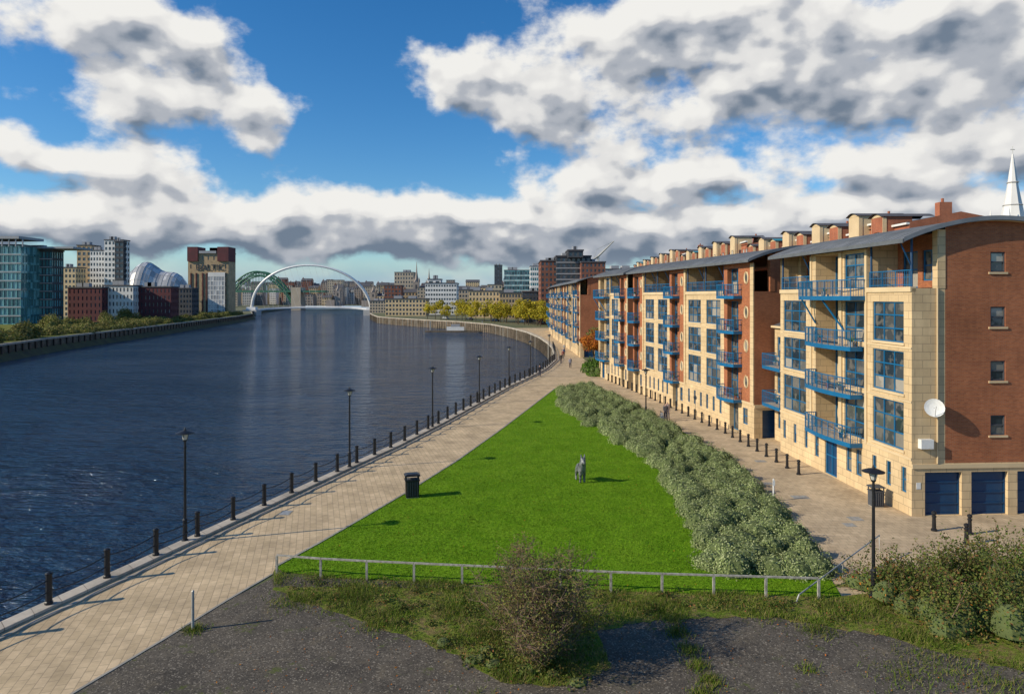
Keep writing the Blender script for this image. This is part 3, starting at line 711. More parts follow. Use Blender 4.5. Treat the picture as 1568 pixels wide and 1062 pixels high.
def terrace(name,near,far,H,nu):
    nx,ny=near; fx,fy=far; L=math.hypot(nx-fx,ny-fy); ang=math.atan2(ny-fy,nx-fx); e=empty(name,(fx,fy,0),ang); b=MB(); W=L/nu
    zs=[(H-8.3,H-7),(H-5.6,H-4.2),(H-2.7,H-1.3)]
    for i in range(nu):
        x0=i*W; hh=H+(.9 if i%2 else .25); p=W*.45
        ops=[(q,q+1.0,a,c,2,1) for q in (p+.6,p+2.2) if q+1<W-.1 for a,c in zs]
        b.wall((x0,0,0),U,(0,-1,0),W,0,hh-.9,ops,'terr',fr='whitep')
        kk='cream' if i%2 else 'terr'
        ops=[(q,q+1.1,a,c,2,1) for q in (.6,p-1.7) for a,c in zs]
        b.wall((x0+.01,-1.2,0),U,(0,-1,0),p,0,hh,ops,kk,fr='whitep')
        for q,nn in ((x0+.01,(-1,0,0)),(x0+.01+p,(1,0,0))):
            b.wall((q,-1.2,0),(0,1,0),nn,3.0,0,hh,[(.7,1.7,a,c,1,1) for a,c in zs[2:]],kk,fr='whitep')
            b.obox((q,-1.2,0),(0,1,0),nn,0,3.0,.003,.06,hh-3.1,hh-2.95,'cream')
            b.obox((q,-1.2,0),(0,1,0),nn,0,.4,.003,.05,hh-2.9,hh-.1,'cream')
        n=8; pts=[(x0-.2+(p+.4)*j/n,hh+.4*math.sin(math.pi*j/n)) for j in range(n+1)]
        for j in range(n):
            a,c=pts[j],pts[j+1]
            b.face([(a[0],-1.5,a[1]),(c[0],-1.5,c[1]),(c[0],4,c[1]),(a[0],4,a[1])],'slate' if i!=2 else 'teal')
            b.face([(a[0],-1.2,hh-.05),(c[0],-1.2,hh-.05),(c[0],-1.2,c[1]-.04),(a[0],-1.2,a[1]-.04)],'cream')
        b.box(x0+p,x0+W,-.3,.05,hh-1.1,hh-.9+.003,'whitep')
        if i%2==0: b.box(x0+W-.9,x0+W-.1,3,4.2,hh-1,hh+1.1,'terr'); b.tube([(x0+W-.5,3.5,hh+1.1),(x0+W-.5,3.5,hh+1.5)],.15,'terr',6)
    for q,nn in ((L,(1,0,0)),(0,(-1,0,0))):
        b.wall((q,0,0),(0,1,0),nn,10,0,H-.6,[(u,u+1.1,a,c,1,1) for u in (1.5,4.5,7.4) for a,c in zs],'terr',fr='whitep')
    b.face([(0,-.2,H-.6),(L,-.2,H-.6),(L,5,H+.4),(0,5,H+.4)],'slate'); b.face([(0,10,H-.6),(L,10,H-.6),(L,5,H+.4),(0,5,H+.4)],'slate')
    for q in (0,L): b.face([(q,0,H-.6),(q,10,H-.6),(q,5,H+.4)],'terr')
    b.finish('walls_and_roof',e); return e
terrace('brick_terrace',(39,67),(40,112),20.0,9)
terrace('brick_terrace',(40,116),(42,165),21.6,8)
terrace('brick_terrace',(44,172),(48,262),23.8,11)
b=MB(); e=empty('church_spire',(77,105,0))
b.box(-2.2,2.2,-2.2,2.2,0,22,'cityc')
for s in (-1,1):
    for t in (-1,1): b.lathe(2*s,2*t,[(.4,22),(.4,23),(.05,25.5)],'whitep',6)
b.lathe(0,0,[(1.9,22),(1.7,23.5),(.75,29),(.1,34)],'white',8)
for z,s in ((26,1.25),(29.5,.72)): b.lathe(0,0,[(s,z),(s+.12,z+.12),(s,z+.25)],'cityc',8)
b.tube([(0,0,34),(0,0,35.2)],.05,'galv',4); b.tube([(-.35,0,34.7),(.35,0,34.7)],.05,'galv',4)
b.finish('tower_and_spire',e)
# ------------------------------------------------------------------ distant buildings
def bx(px,Y): return (px-784)*Y/1045
def bz(py,Y): return CAMH+(455-py)*Y/1045
def tower(name,x0,x1,y,depth,h,wall,fl,bays,gl='glassfar',fr=None,parapet='same',band=None,wfrac=.6,hfrac=.55,zb=0,parent=None,roofk='slate',extras=None,sides=True):
    e=parent or empty(name,(x0,y,0)); b=MB(); W=x1-x0; fh=(h-zb)/fl
    def ops(W,n): 
        bw=W/n; return [(i*bw+bw*(1-wfrac)/2,i*bw+bw*(1+wfrac)/2,zb+j*fh+fh*(1-hfrac)/2,zb+j*fh+fh*(1+hfrac)/2) for i in range(n) for j in range(fl)]
    ox=0 if not parent else x0-parent.location.x; oy=0 if not parent else y-parent.location.y
    b.wall((ox,oy,0),U,(0,-1,0),W,zb,h,ops(W,bays),wall,gl=gl,fr=fr,rev=.3)
    nb=max(2,int(bays*depth/W))
    for q,nn in ((W,(1,0,0)),(0,(-1,0,0))): b.wall((ox+q,oy,0),(0,1,0),nn,depth,zb,h,ops(depth,nb) if sides else [],wall,gl=gl,fr=fr,rev=.3)
    b.wall((ox,oy+depth,0),U,(0,1,0),W,zb,h,[],wall)
    b.box(ox-.3,ox+W+.3,oy-.3,oy+depth+.3,h+.003,h+.6,roofk)
    r=random.Random(int(x0*7)); 
    for i in range(2):
        a=r.uniform(.1,.6)*W; b.box(ox+a,ox+a+W*.2,oy+depth*.3,oy+depth*.6,h+.6,h+.6+fh*.6,'grey')
    if band:
        for j in range(1,fl): b.box(ox-.1,ox+W+.1,oy-.12,oy-.003,zb+j*fh-.25,zb+j*fh+.25,band)
    b.finish('walls_windows_roof' if not parent else 'wing',e); return e
def T(name,p0,p1,pt,Y,dep,wall,fl,bays,**k): return tower(name,bx(p0,Y),bx(p1,Y),Y,dep,bz(pt,Y),wall,fl,bays,**k)
o=T('glass_office_building',-60,32,376,300,14,'tealglass',9,14,gl='tealglass',band='grey',wfrac=.86,hfrac=.75)
T('wing',34,80,384,312,8,'darkcl',9,9,gl='tealglass',band='grey',wfrac=.8,hfrac=.75,parent=o)
b=MB(); b.box(bx(-60,300)-bx(-60,300),bx(34,300)-bx(-60,300),-2,14,bz(366,300),bz(362,300),'grey')
b.box(bx(30,300)-bx(-60,300),bx(90,300)-bx(-60,300),10,24,bz(378,300),bz(375,300),'grey')
for i in range(9): b.box(4+i*3,4.4+i*3,-1.5,-1.1,bz(378,300),bz(366,300),'grey')
b.finish('roof_canopy',o)
T('apartment_tower',93,116,410,420,10,'cream',9,4)
o=T('apartment_tower',118,140,376,440,10,'tan',13,3); T('wing',138,160,384,436,8,'white',12,5,parent=o)
o=T('apartment_tower',160,188,368,430,8,'white',14,5); T('wing',176,189,370,426,3,'darkcl',14,2,parent=o,wfrac=.8)
T('riverside_flats',104,156,441,330,8,'brown',5,8,wfrac=.3)
T('riverside_flats',160,204,438,335,8,'white',5,8,wfrac=.45)
T('riverside_flats',208,262,440,340,8,'brown',5,9,wfrac=.3)
T('riverside_flats',266,294,442,380,8,'darkcl',6,6,wfrac=.5)
Y=470; o=T('flour_mill_building',288,350,388,Y,12,'tan',7,7,wfrac=.22,hfrac=.5,sides=False)
b=MB(); X0=bx(288,Y)
for a,c,z0,z1,kk in ((288,304,400,378,'brown'),(334,351,400,378,'brown'),(306,332,388,384,'grey')):
    b.box(bx(a,Y)-X0,bx(c,Y)-X0,-1.2,11,bz(z0,Y),bz(z1,Y),kk)
b.wall((bx(320,Y)-X0,-1.5,0),U,(0,-1,0),bx(346,Y)-bx(320,Y),0,bz(418,Y),[(i*1.9+.2,i*1.9+1.8,j*3.2+1,j*3.2+3.7) for i in range(6) for j in range(8)],'white',gl='sageg',fr=None,rev=.1)
b.box(bx(320,Y)-X0,bx(346,Y)-X0,-1.45,-.1,bz(418,Y)+.01,bz(418,Y)+.4,'white')
for a in (292,300,310,316): b.box(bx(a,Y)-X0,bx(a,Y)-X0+.7,-.5,-.003,2,bz(418,Y),'brown')
b.finish('corner_towers',o)
cu=bpy.data.curves.new('lettering','FONT'); cu.body='BALTIC'; cu.size=6.0; cu.extrude=.1
t=bpy.data.objects.new('lettering',cu); scene.collection.objects.link(t); t.parent=o; t.location=(5.6,-.35,bz(414,Y)); t.rotation_euler=(math.pi/2,0,0); cu.materials.append(M['darkcl'])
b=MB(); Y=560; e=empty('domed_concert_hall',(bx(240,Y+20),Y+20,0)); nx,ny=24,14; grid=[]
for i in range(nx+1):
    row=[]
    u=-1+2*i/nx
    env=max(0,1-abs(u)**3)**.5*(.86-.16*u+.06*math.cos((u+.25)*6.5))
    for j in range(ny+1):
        a=math.pi*j/ny; row.append((u*30,-math.cos(a)*22*max(.05,env),math.sin(a)*42*max(.02,env)+2))
    grid.append(row)
for i in range(nx):
    for j in range(ny): b.face([grid[i][j],grid[i+1][j],grid[i+1][j+1],grid[i][j+1]],'sageg')
for i in range(0,nx+1,2): b.tube(grid[i],.22,'grey',4,False)
for j in range(3,ny,2): b.tube([grid[i][j] for i in range(nx+1)],.2,'grey',4,False)
b.box(-27,27,-20,20,0,8,'cityc'); b.finish('curved_shell',e)
e=empty('arch_footbridge'); b=MB(); Y=600; xa,xb=bx(386,Y),bx(569,Y); cx=(xa+xb)/2; hw=(xb-xa)/2
top=bz(407,Y)
def archp(t): return Vector((cx-hw*math.cos(t),Y-10*math.sin(t),-2+(top+2)*math.sin(t)**.92))
P_=[archp(math.pi*i/40) for i in range(41)]
b.tube(P_,[.75+.55*abs(math.cos(math.pi*i/40)) for i in range(41)],'bridgew',8)
dk=[Vector((cx-hw*math.cos(math.pi*i/30),Y+26*math.sin(math.pi*i/30),-.5+3.2*math.sin(math.pi*i/30))) for i in range(31)]
for i in range(30):
    a,c=dk[i],dk[i+1]; b.tube([a,c],.9,'bridgew',6,False)
    b.tube([a+Vector((0,-2,1.2)),c+Vector((0,-2,1.2))],.12,'bridgew',4,False); b.tube([a+Vector((0,2,1.2)),c+Vector((0,2,1.2))],.12,'bridgew',4,False)
for i in range(5,26): b.tube([dk[i],archp(math.pi*i/30)],.07,'bridgew',3,False)
for q in (xa,xb): b.box(q-6,q+6,Y-6,Y+6,-5,1.0,'cityc'); b.box(q-4,q+4,Y-3,Y+3,1.0,3.5,'bridgew')
b.finish('arch_and_deck',e)
e=empty('steel_arch_bridge'); b=MB(); Y=860; xa,xb=bx(342,Y),bx(452,Y); cx=(xa+xb)/2; hw=(xb-xa)/2; top=bz(416,Y); dz=bz(446,Y)
for yy in (Y-8,Y+8):
    up=[Vector((cx+hw*(-1+2*i/24),yy,5+(top-5)*(1-(-1+2*i/24)**2))) for i in range(25)]
    lo=[Vector((p.x,yy,2+(top-7)*(1-((p.x-cx)/hw)**2))) for p in up]
    b.tube(up,1.1,'bridgeg',5); b.tube(lo,.9,'bridgeg',5)
    for i in range(25): b.tube([up[i],lo[i]],.4,'bridgeg',4,False)
    for i in range(24): b.tube([up[i],lo[i+1]],.35,'bridgeg',4,False)
    for i in range(25):
        if lo[i].z>dz: b.tube([lo[i],Vector((lo[i].x,yy,dz))],.25,'bridgeg',4,False)
b.box(xa-120,xb+40,Y-9,Y+9,dz-1.2,dz+1,'bridgeg')
for q in (xa-4,xb+4): b.box(q-6,q+6,Y-10,Y+10,-4,dz+5,'citya')
b.finish('arch_and_deck',e)
T('quayside_office',590,652,458,440,18,'cream',4,12)
T('civic_tower',604,633,417,820,25,'citya',9,7,wfrac=.5)
o=T('white_office_building',651,699,434,470,20,'white',7,12,wfrac=.7,hfrac=.45); T('wing',655,675,428,474,10,'white',1,2,zb=20,parent=o)
T('quayside_office',566,600,461,520,18,'citya',4,8)
T('quayside_office',698,735,444,500,20,'citya',6,8)
T('law_courts_building',718,770,446,400,18,'cream',5,10,wfrac=.5)
T('quayside_office',765,802,449,380,20,'tan',5,8)
T('slim_tower',757,769,406,900,14,'darkcl',18,3)
T('glass_office_building',772,812,414,620,24,'tealglass',8,10,gl='glassfar',band='white',wfrac=.85)
T('glass_office_building',812,828,408,560,20,'white',9,5,gl='tealglass',wfrac=.8)
T('quayside_office',800,832,447,330,18,'darkcl',7,6)
o=T('red_brick_apartment_building',828,872,400,300,26,'brickdark',12,7,wfrac=.55)
T('wing',852,905,393,296,24,'darkcl',12,7,parent=o,wfrac=.6,band='grey'); T('wing',870,893,384,292,14,'darkcl',1,3,parent=o,zb=29,)
T('wing',890,927,402,290,24,'brickdark',12,6,parent=o,wfrac=.5)
T('glass_office_building',925,985,413,330,20,'white',9,10,gl='tealglass',wfrac=.85,hfrac=.5)
T('city_office',1010,1050,400,420,20,'cityc',9,8)
for (px,base,topy,Y,k) in ((638,432,400,800,'cityb'),(657,436,411,760,'cityb'),(572,448,432,850,'cityb'),(518,446,428,860,'cityb')):
    e=empty('church_tower',(bx(px,Y),Y,0)); b=MB(); h=bz(base,Y); tt=bz(topy,Y)
    b.box(-3.2,3.2,-3.2,3.2,0,h,k); b.lathe(0,0,[(3,h),(2.2,h+3),(.8,h+(tt-h)*.5),(.1,tt)],k,8)
    for s in (-1,1):
        for t2 in (-1,1): b.lathe(3*s,3*t2,[(.6,h),(.6,h+2),(.05,h+6)],k,5)
    b.box(-1,1,-3.25,-3.205,h*.7,h*.9,'darkcl'); b.box(-14,-3.3,-5,5,0,h*.45,k); b.finish('tower',e)
e=empty('tower_crane'); b=MB(); Y=420; x=bx(916,Y); z=bz(392,Y)
b.tube([(x,Y,0),(x,Y,z)],.6,'galv',4); b.tube([(x-3,Y,z-2),(x,Y,z),(bx(940,Y),Y,bz(369,Y))],[.8,.7,.3],'galv',4); b.tube([(x-3,Y,z-2),(x-1,Y,z+4),(bx(940,Y),Y,bz(369,Y))],.12,'galv',3); b.finish('mast_and_jib',e)
e=empty('distant_city_buildings'); b=MB(); r=random.Random(11)
for i in range(330):
    px=r.choice([r.uniform(372,600),r.uniform(372,600),r.uniform(560,860),r.uniform(560,860),r.uniform(-60,380),r.uniform(860,1200)]); Y=r.uniform(620,1300) if px>575 else r.uniform(930,1500)
    if 560<px<600: Y+=100
    if px>860: Y=r.uniform(450,900)
    x=bx(px,Y); wd=r.uniform(9,24); h=r.uniform(9,25)+max(0,(Y-880)*.032)+ (8 if r.random()<.15 else 0)
    k=r.choice(['citya','cityb','cityb','cityc','tan','brickdark','cream','citya','white']); fl=max(3,int(h/3.5)); nb=int(wd/3); bw=wd/nb; fh=h/fl
    b.wall((x,Y,0),U,(0,-1,0),wd,0,h,[(q*bw+.8,q*bw+bw-.8,j*fh+1,j*fh+fh-.8) for q in range(nb) for j in range(fl)],k,gl='glassfar',fr=None,rev=.3)
    b.wall((x,Y,0),(0,1,0),(-1,0,0),14,0,h,[],k); b.wall((x+wd,Y,0),(0,1,0),(1,0,0),14,0,h,[],k)
    if r.random()<.6:
        b.face([(x-.4,Y-.4,h),(x+wd+.4,Y-.4,h),(x+wd+.4,Y+7,h+4),(x-.4,Y+7,h+4)],'slate'); b.face([(x-.4,Y+14,h),(x+wd+.4,Y+14,h),(x+wd+.4,Y+7,h+4),(x-.4,Y+7,h+4)],'slate')
        for q in (x,x+wd): b.face([(q,Y,h),(q,Y+14,h),(q,Y+7,h+4)],k)
        if r.random()<.5: b.box(x+1,x+2.2,Y+5.5,Y+7.5,h+2,h+6,'brickdark')
    else: b.box(x-.2,x+wd+.2,Y-.2,Y+14,h+.003,h+.7,'slate')
b.finish('buildings',e)
b=MB(); prev=None
for i in range(121):
    x=-6000+i*100; z=42+18*math.sin(i*.21)+10*math.sin(i*.53+1)+5*math.sin(i*1.3)+3*math.sin(i*2.9)
    if prev: b.face([(prev[0],2600,0),(x,2600,0),(x,3100,z),(prev[0],3100,prev[1])],'hill'); b.face([(prev[0],3100,prev[1]),(x,3100,z),(x,4200,z*.8),(prev[0],4200,prev[1]*.8)],'hill')
    prev=(x,z)
b.finish('distant_hills')
e=empty('mooring_pontoon'); b=MB(); b.box(-40,-12,331-18,331-15,-3.9,-3.4,'quay'); b.box(-38,-37.6,315,315.4,-5,1,'galv'); b.box(-14,-13.6,315,315.4,-5,1,'galv'); b.box(-30,-22,313.5,315.5,-3.3,-1.6,'whitep'); b.box(-28,-24,313.6,315.4,-1.6,-.4,'grey'); b.finish('deck',e)
# ------------------------------------------------------------------ street furniture
rp=resample(quay[2:17],2.62)
e=empty('quay_railing'); b=MB(); rb=MB()
line=offset_line([(p.x,p.y) for p in rp],.28)
for i,(x,y) in enumerate(line):
    h=1.25
    b.lathe(x,y,[(.15,.13),(.15,.22),(.12,.25),(.115,h),(.14,h+.02),(.14,h+.07),(.10,h+.10),(.03,h+.13)],'black',8)
    if i<len(line)-1:
        x2,y2=line[i+1]
        for zz,sg in ((1.08,.13),(.62,.13)):
            rb.tube([(x+(x2-x)*t/6,y+(y2-y)*t/6,zz-sg*4*(t/6)*(1-t/6)) for t in range(7)],.027,'black',5,False)
b.finish('posts',e); rb.finish('rails',e)
def lamp(x,y,h):
    e=empty('street_lamp',(x,y,0)); b=MB()
    b.lathe(0,0,[(.17,0),(.17,.15),(.11,.2),(.10,1.1),(.12,1.13),(.07,1.2),(.055,h-.9),(.075,h-.88),(.075,h-.80),(.05,h-.78),(.05,h-.55)],'black',10)
    b.lathe(0,0,[(.05,h-.56),(.10,h-.5),(.10,h-.46)],'black',10)
    b.lathe(0,0,[(.09,h-.455),(.17,h-.16)],'lampglass',10)
    for j in range(4):
        a=j*math.pi/2; b.tube([(.10*math.cos(a),.10*math.sin(a),h-.47),(.19*math.cos(a),.19*math.sin(a),h-.14)],.012,'black',4)
    b.lathe(0,0,[(.42,h-.15),(.42,h-.12),(.22,h-.04),(.06,h),(.04,h+.08),(.01,h+.14)],'black',16)
    b.finish('post_and_lantern',e)
for x,y,h in ((-16.0,33.4,5.5),(-11.4,47.9,5.6),(-7.3,62.7,5.6),(-3.7,77.4,5.4),(-.4,91.5,5.4),(2.8,103.5,5.4),(6.6,121,5.4),(14.4,27.2,5.2),(13.3,67.8,4.9),(14.8,105,5)): lamp(x,y,h)
bl=resample([(19.4,46.2),(18.8,60.3),(17.9,67.8),(16.3,82.5),(13.6,100)],1.75)
for p in [(21.7,35.1),(22.1,33.2),(23.2,34.6)]+[(q.x,q.y) for q in bl]:
    e=empty('bollard',(p[0],p[1],0)); b=MB()
    b.lathe(0,0,[(.15,0),(.15,.1),(.10,.14),(.085,.7),(.11,.72),(.11,.78),(.07,.82),(.12,.90),(.11,.98),(.04,1.03)],'black',10); b.finish('post',e)
e=empty('post_and_rail_fence'); b=MB()
fp=[(-10.2,29.6),(-7.6,29.1),(4.85,27.7),(13.1,27.1)]
ps=resample(fp,2.05)
for i,p in enumerate(ps):
    b.box(p.x-.045,p.x+.045,p.y-.045,p.y+.045,0,.80,'timber')
    if i<len(ps)-1:
        q=ps[i+1]; d=(q-p).normalized(); b.obox((p.x,p.y,0),(d.x,d.y,0),(d.y,-d.x,0),.01 if i else 0,(q-p).length-.01,-.04,.04,.803,.865,'timber')
b.finish('posts_and_rail',e)
e=empty('metal_handrail'); b=MB()
b.tube([(11.2,26.9,0),(11.35,27.0,.25),(17.0,31.6,1.0),(17.0,31.6,0)],.03,'galv',6); b.tube([(14.2,29.3,0),(14.2,29.3,.62)],.025,'galv',6); b.finish('rail',e)
e=empty('marker_post',(-11.5,24.6,0)); b=MB(); b.lathe(0,0,[(.055,0),(.05,1.42),(.02,1.46)],'galv',8); b.finish('post',e)
e=empty('marker_post',(15.4,40.2,0)); b=MB(); b.lathe(0,0,[(.05,0),(.05,1.3),(.03,1.33)],'whitep',8); b.box(-.07,.07,-.06,-.04,.95,1.25,'whitep'); b.finish('post',e)
def bin_(x,y,rz,k='black',s=1):
    e=empty('litter_bin',(x,y,0),rz); e.scale=(s,s,s); b=MB()
    def pr(z0,z1,w0,w1,kk):
        q=[(-w0,-w0*.8,z0),(w0,-w0*.8,z0),(w0,w0*.8,z0),(-w0,w0*.8,z0),(-w1,-w1*.8,z1),(w1,-w1*.8,z1),(w1,w1*.8,z1),(-w1,w1*.8,z1)]
        for f in ((0,1,5,4),(1,2,6,5),(2,3,7,6),(3,0,4,7),(4,5,6,7),(0,3,2,1)): b.face([q[i] for i in f],kk)
    pr(0,.08,.36,.36,'kerb'); pr(.081,1.05,.38,.40,k); pr(1.052,1.10,.44,.44,k); 
    for sx in (-1,1):
        for sy in (-1,1): b.box(sx*.37-.03,sx*.37+.03,sy*.28-.03,sy*.28+.03,1.101,1.32,k)
    b.box(-.28,.28,-.2,.2,1.102,1.13,'darkcl'); pr(1.322,1.38,.46,.46,k); pr(1.382,1.45,.46,.30,k)
    for i in range(5): b.box(-.3+i*.14,-.26+i*.14,-.345,-.31,.15,1.0,'darkcl')
    b.finish('body_and_hood',e)
bin_(-6.0,41.0,.25); bin_(20.9,39.2,0,'darkcl',.85)
def skin(name,V,E,R,mat,parent,loc=(0,0,0),sub=2):
    me=bpy.data.meshes.new(name); me.from_pydata(V,E,[]); o=bpy.data.objects.new(name,me); scene.collection.objects.link(o); o.parent=parent; o.location=loc
    m=o.modifiers.new('s','SKIN'); m.use_smooth_shade=True
    for i,sv in enumerate(me.skin_vertices[0].data):
        r=R[i]; sv.radius=(r,r) if not isinstance(r,tuple) else r; sv.use_root=(i==0)
    s=o.modifiers.new('d','SUBSURF'); s.levels=sub; s.render_levels=sub; me.materials.append(mat); return o
e=empty('animal_sculpture',(4.45,44.4,0),math.radians(-78))
V=[(0,0,.95),(.35,0,1.0),(.5,0,1.25),(.58,0,1.5),(.72,0,1.42),(-.35,0,.95),(-.55,0,.9),
   (.38,.13,.6),(.36,.14,.32),(.38,.14,0.04),(.38,-.13,.6),(.42,-.14,.32),(.38,-.14,.04),
   (-.42,.13,.62),(-.52,.14,.36),(-.44,.14,.04),(-.40,-.13,.62),(-.50,-.14,.36),(-.42,-.14,.04),
   (.54,.10,1.68),(.48,.13,1.92),(.54,-.10,1.68),(.48,-.13,1.92),(-.68,0,.7),(.84,0,1.34)]
E=[(0,1),(1,2),(2,3),(3,4),(4,24),(0,5),(5,6),(1,7),(7,8),(8,9),(1,10),(10,11),(11,12),(5,13),(13,14),(14,15),(5,16),(16,17),(17,18),(3,19),(19,20),(3,21),(21,22),(6,23)]
R=[.25,.27,.19,.16,.11,.24,.12,.12,.075,.08,.12,.075,.08,.13,.075,.08,.13,.075,.08,.06,.03,.06,.03,.05,.08]
skin('cast_body',V,E,R,M['bronze'],e)
def clothmat(top,leg,hair):
    m=bpy.data.materials.new('clothes'); nt,N,L,bs=nodes_of(m)
    tc=N.new('ShaderNodeTexCoord').outputs['Object']; s=N.new('ShaderNodeSeparateXYZ'); L.new(tc,s.inputs[0])
    r=N.new('ShaderNodeValToRGB'); r.color_ramp.interpolation='CONSTANT'; mm=N.new('ShaderNodeMath'); mm.operation='MULTIPLY'; mm.inputs[1].default_value=.5; L.new(s.outputs[2],mm.inputs[0]); L.new(mm.outputs[0],r.inputs[0])
    e=r.color_ramp.elements; e[0].color=(.03,.03,.03,1); e[1].position=.045; e[1].color=(*leg,1)
    for p,c in ((.42,top),(.735,(.5,.3,.22)),(.835,hair)): q=e.new(p); q.color=(*c,1)
    L.new(r.outputs[0],bs.inputs['Base Color']); bs.inputs['Roughness'].default_value=.85; return m
def person(x,y,rz,top,leg,hair=(.05,.03,.02),stride=.25,reach=False,h=1.0):
    e=empty('person',(x,y,.01),rz); e.scale=(h,h,h); s=stride
    V=[(0,0,.95),(0,0,1.15),(0,0,1.38),(0.01,0,1.50),(.02,0,1.60),(.02,0,1.70),
       (0,.10,.90),(s*.45,.10,.50),(s*.6,.10,.08),(s*.6+.16,.10,.04),(0,-.10,.90),(-s*.25,-.10,.50),(-s,-.10,.10),(-s+.15,-.10,.04),
       (0,.19,1.40),(-.08,.24,1.13),(.04 if not reach else .25,.25,.90 if not reach else 1.02),(0,-.19,1.40),(.06,-.24,1.13),(.18,-.25,.92 if not reach else 1.02)]
    E=[(0,1),(1,2),(2,3),(3,4),(4,5),(0,6),(6,7),(7,8),(8,9),(0,10),(10,11),(11,12),(12,13),(2,14),(14,15),(15,16),(2,17),(17,18),(18,19)]
    R=[.14,.135,.15,.06,.095,.085,.10,.075,.05,.045,.10,.075,.05,.045,.075,.05,.035,.075,.05,.035]
    skin('body',V,E,R,clothmat(top,leg,hair),e)
    b=MB()
    for q in (16,19):
        p=Vector(V[q])
        for f in range(4): b.tube([p+Vector((-.03+f*.02,0,-.03)),p+Vector((-.03+f*.022,0,-.09)),p+Vector((-.02+f*.022,0,-.13-.008*(f in (1,2))))],[.011,.010,.007],'skin',5)
        b.tube([p+Vector((.03,0,-.02)),p+Vector((.055,0,-.06)),p+Vector((.055,0,-.09))],[.012,.011,.008],'skin',5)
    b.tube([(.10,0,1.63),(.135,0,1.61)],[.015,.012],'skin',5)
    b.finish('hands_and_nose',e)
person(4.2,103.4,1.6,(.02,.02,.03),(.02,.025,.05)); person(9.9,116,-1.6,(.25,.25,.3),(.03,.03,.05),h=1.02); person(8.9,124,1.5,(.03,.03,.03),(.05,.05,.06)); person(9.9,133,1.5,(.3,.1,.08),(.03,.03,.04)); person(10.5,138,-1.5,(.05,.1,.2),(.02,.02,.02)); person(11.5,150,-1.5,(.4,.4,.4),(.04,.04,.06))
person(15.3,67.2,-1.4,(.55,.45,.42),(.08,.08,.1)); person(14.9,66.2,-1.5,(.10,.09,.10),(.02,.02,.03),reach=True)
e=empty('bicycle',(14.45,65.9,0),-1.5); b=MB()
for cx in (-.52,.52):
    b.tube([(cx+.34*math.cos(t*.2618),0,.35+.34*math.sin(t*.2618)) for t in range(25)],.02,'black',5,False)
    for t in range(8): b.tube([(cx,0,.35),(cx+.33*math.cos(t*.785),0,.35+.33*math.sin(t*.785))],.004,'galv',3,False)
for a,c in (((-.52,0,.35),(-.2,0,.78)),((-.52,0,.35),(-.08,0,.33)),((-.08,0,.33),(-.22,0,.9)),((-.08,0,.33),(.36,0,.75)),((-.2,0,.78),(.36,0,.8)),((.52,0,.35),(.33,0,.98))): b.tube([a,c],.02,'blue',5)
b.tube([(.33,-.28,1.0),(.36,0,.98),(.33,.28,1.0)],.014,'black',5); b.tube([(-.34,0,.92),(-.1,0,.93)],[.07,.03],'black',6); b.tube([(-.08,-.12,.2),(-.08,.12,.45)],.012,'galv',4); b.finish('frame_and_wheels',e)
# ------------------------------------------------------------------ sky and light
SUN_EL=28.0; d=Vector((1,.30,0)).normalized(); el=math.radians(SUN_EL)
ldir=Vector((d.x*math.cos(el),d.y*math.cos(el),-math.sin(el)))
sl=bpy.data.lights.new('sun','SUN'); sl.energy=5.0; sl.angle=math.radians(.5); sl.color=(1,.88,.68)
so=bpy.data.objects.new('sun',sl); scene.collection.objects.link(so); so.rotation_euler=ldir.to_track_quat('-Z','Y').to_euler()
az=math.atan2(-d.x,-d.y)%(2*math.pi)
world=bpy.data.worlds.new('World'); scene.world=world; world.use_nodes=True; nt=world.node_tree; N=nt.nodes; L=nt.links
bg=N['Background']; bg.inputs['Strength'].default_value=.11
sky=N.new('ShaderNodeTexSky'); sky.sky_type='NISHITA'; sky.sun_disc=False; sky.sun_elevation=el; sky.sun_rotation=az
sky.air_density=1.0; sky.dust_density=.3; sky.ozone_density=3.5
tc=N.new('ShaderNodeTexCoord').outputs['Generated']
nrm=N.new('ShaderNodeVectorMath'); nrm.operation='NORMALIZE'; L.new(tc,nrm.inputs[0])
sp=N.new('ShaderNodeSeparateXYZ'); L.new(nrm.outputs[0],sp.inputs[0])
at=N.new('ShaderNodeMath'); at.operation='ARCTAN2'; L.new(sp.outputs[0],at.inputs[0]); L.new(sp.outputs[1],at.inputs[1])
asn=N.new('ShaderNodeMath'); asn.operation='ARCSINE'; L.new(sp.outputs[2],asn.inputs[0])
ae=N.new('ShaderNodeCombineXYZ'); L.new(at.outputs[0],ae.inputs[0]); L.new(asn.outputs[0],ae.inputs[1])
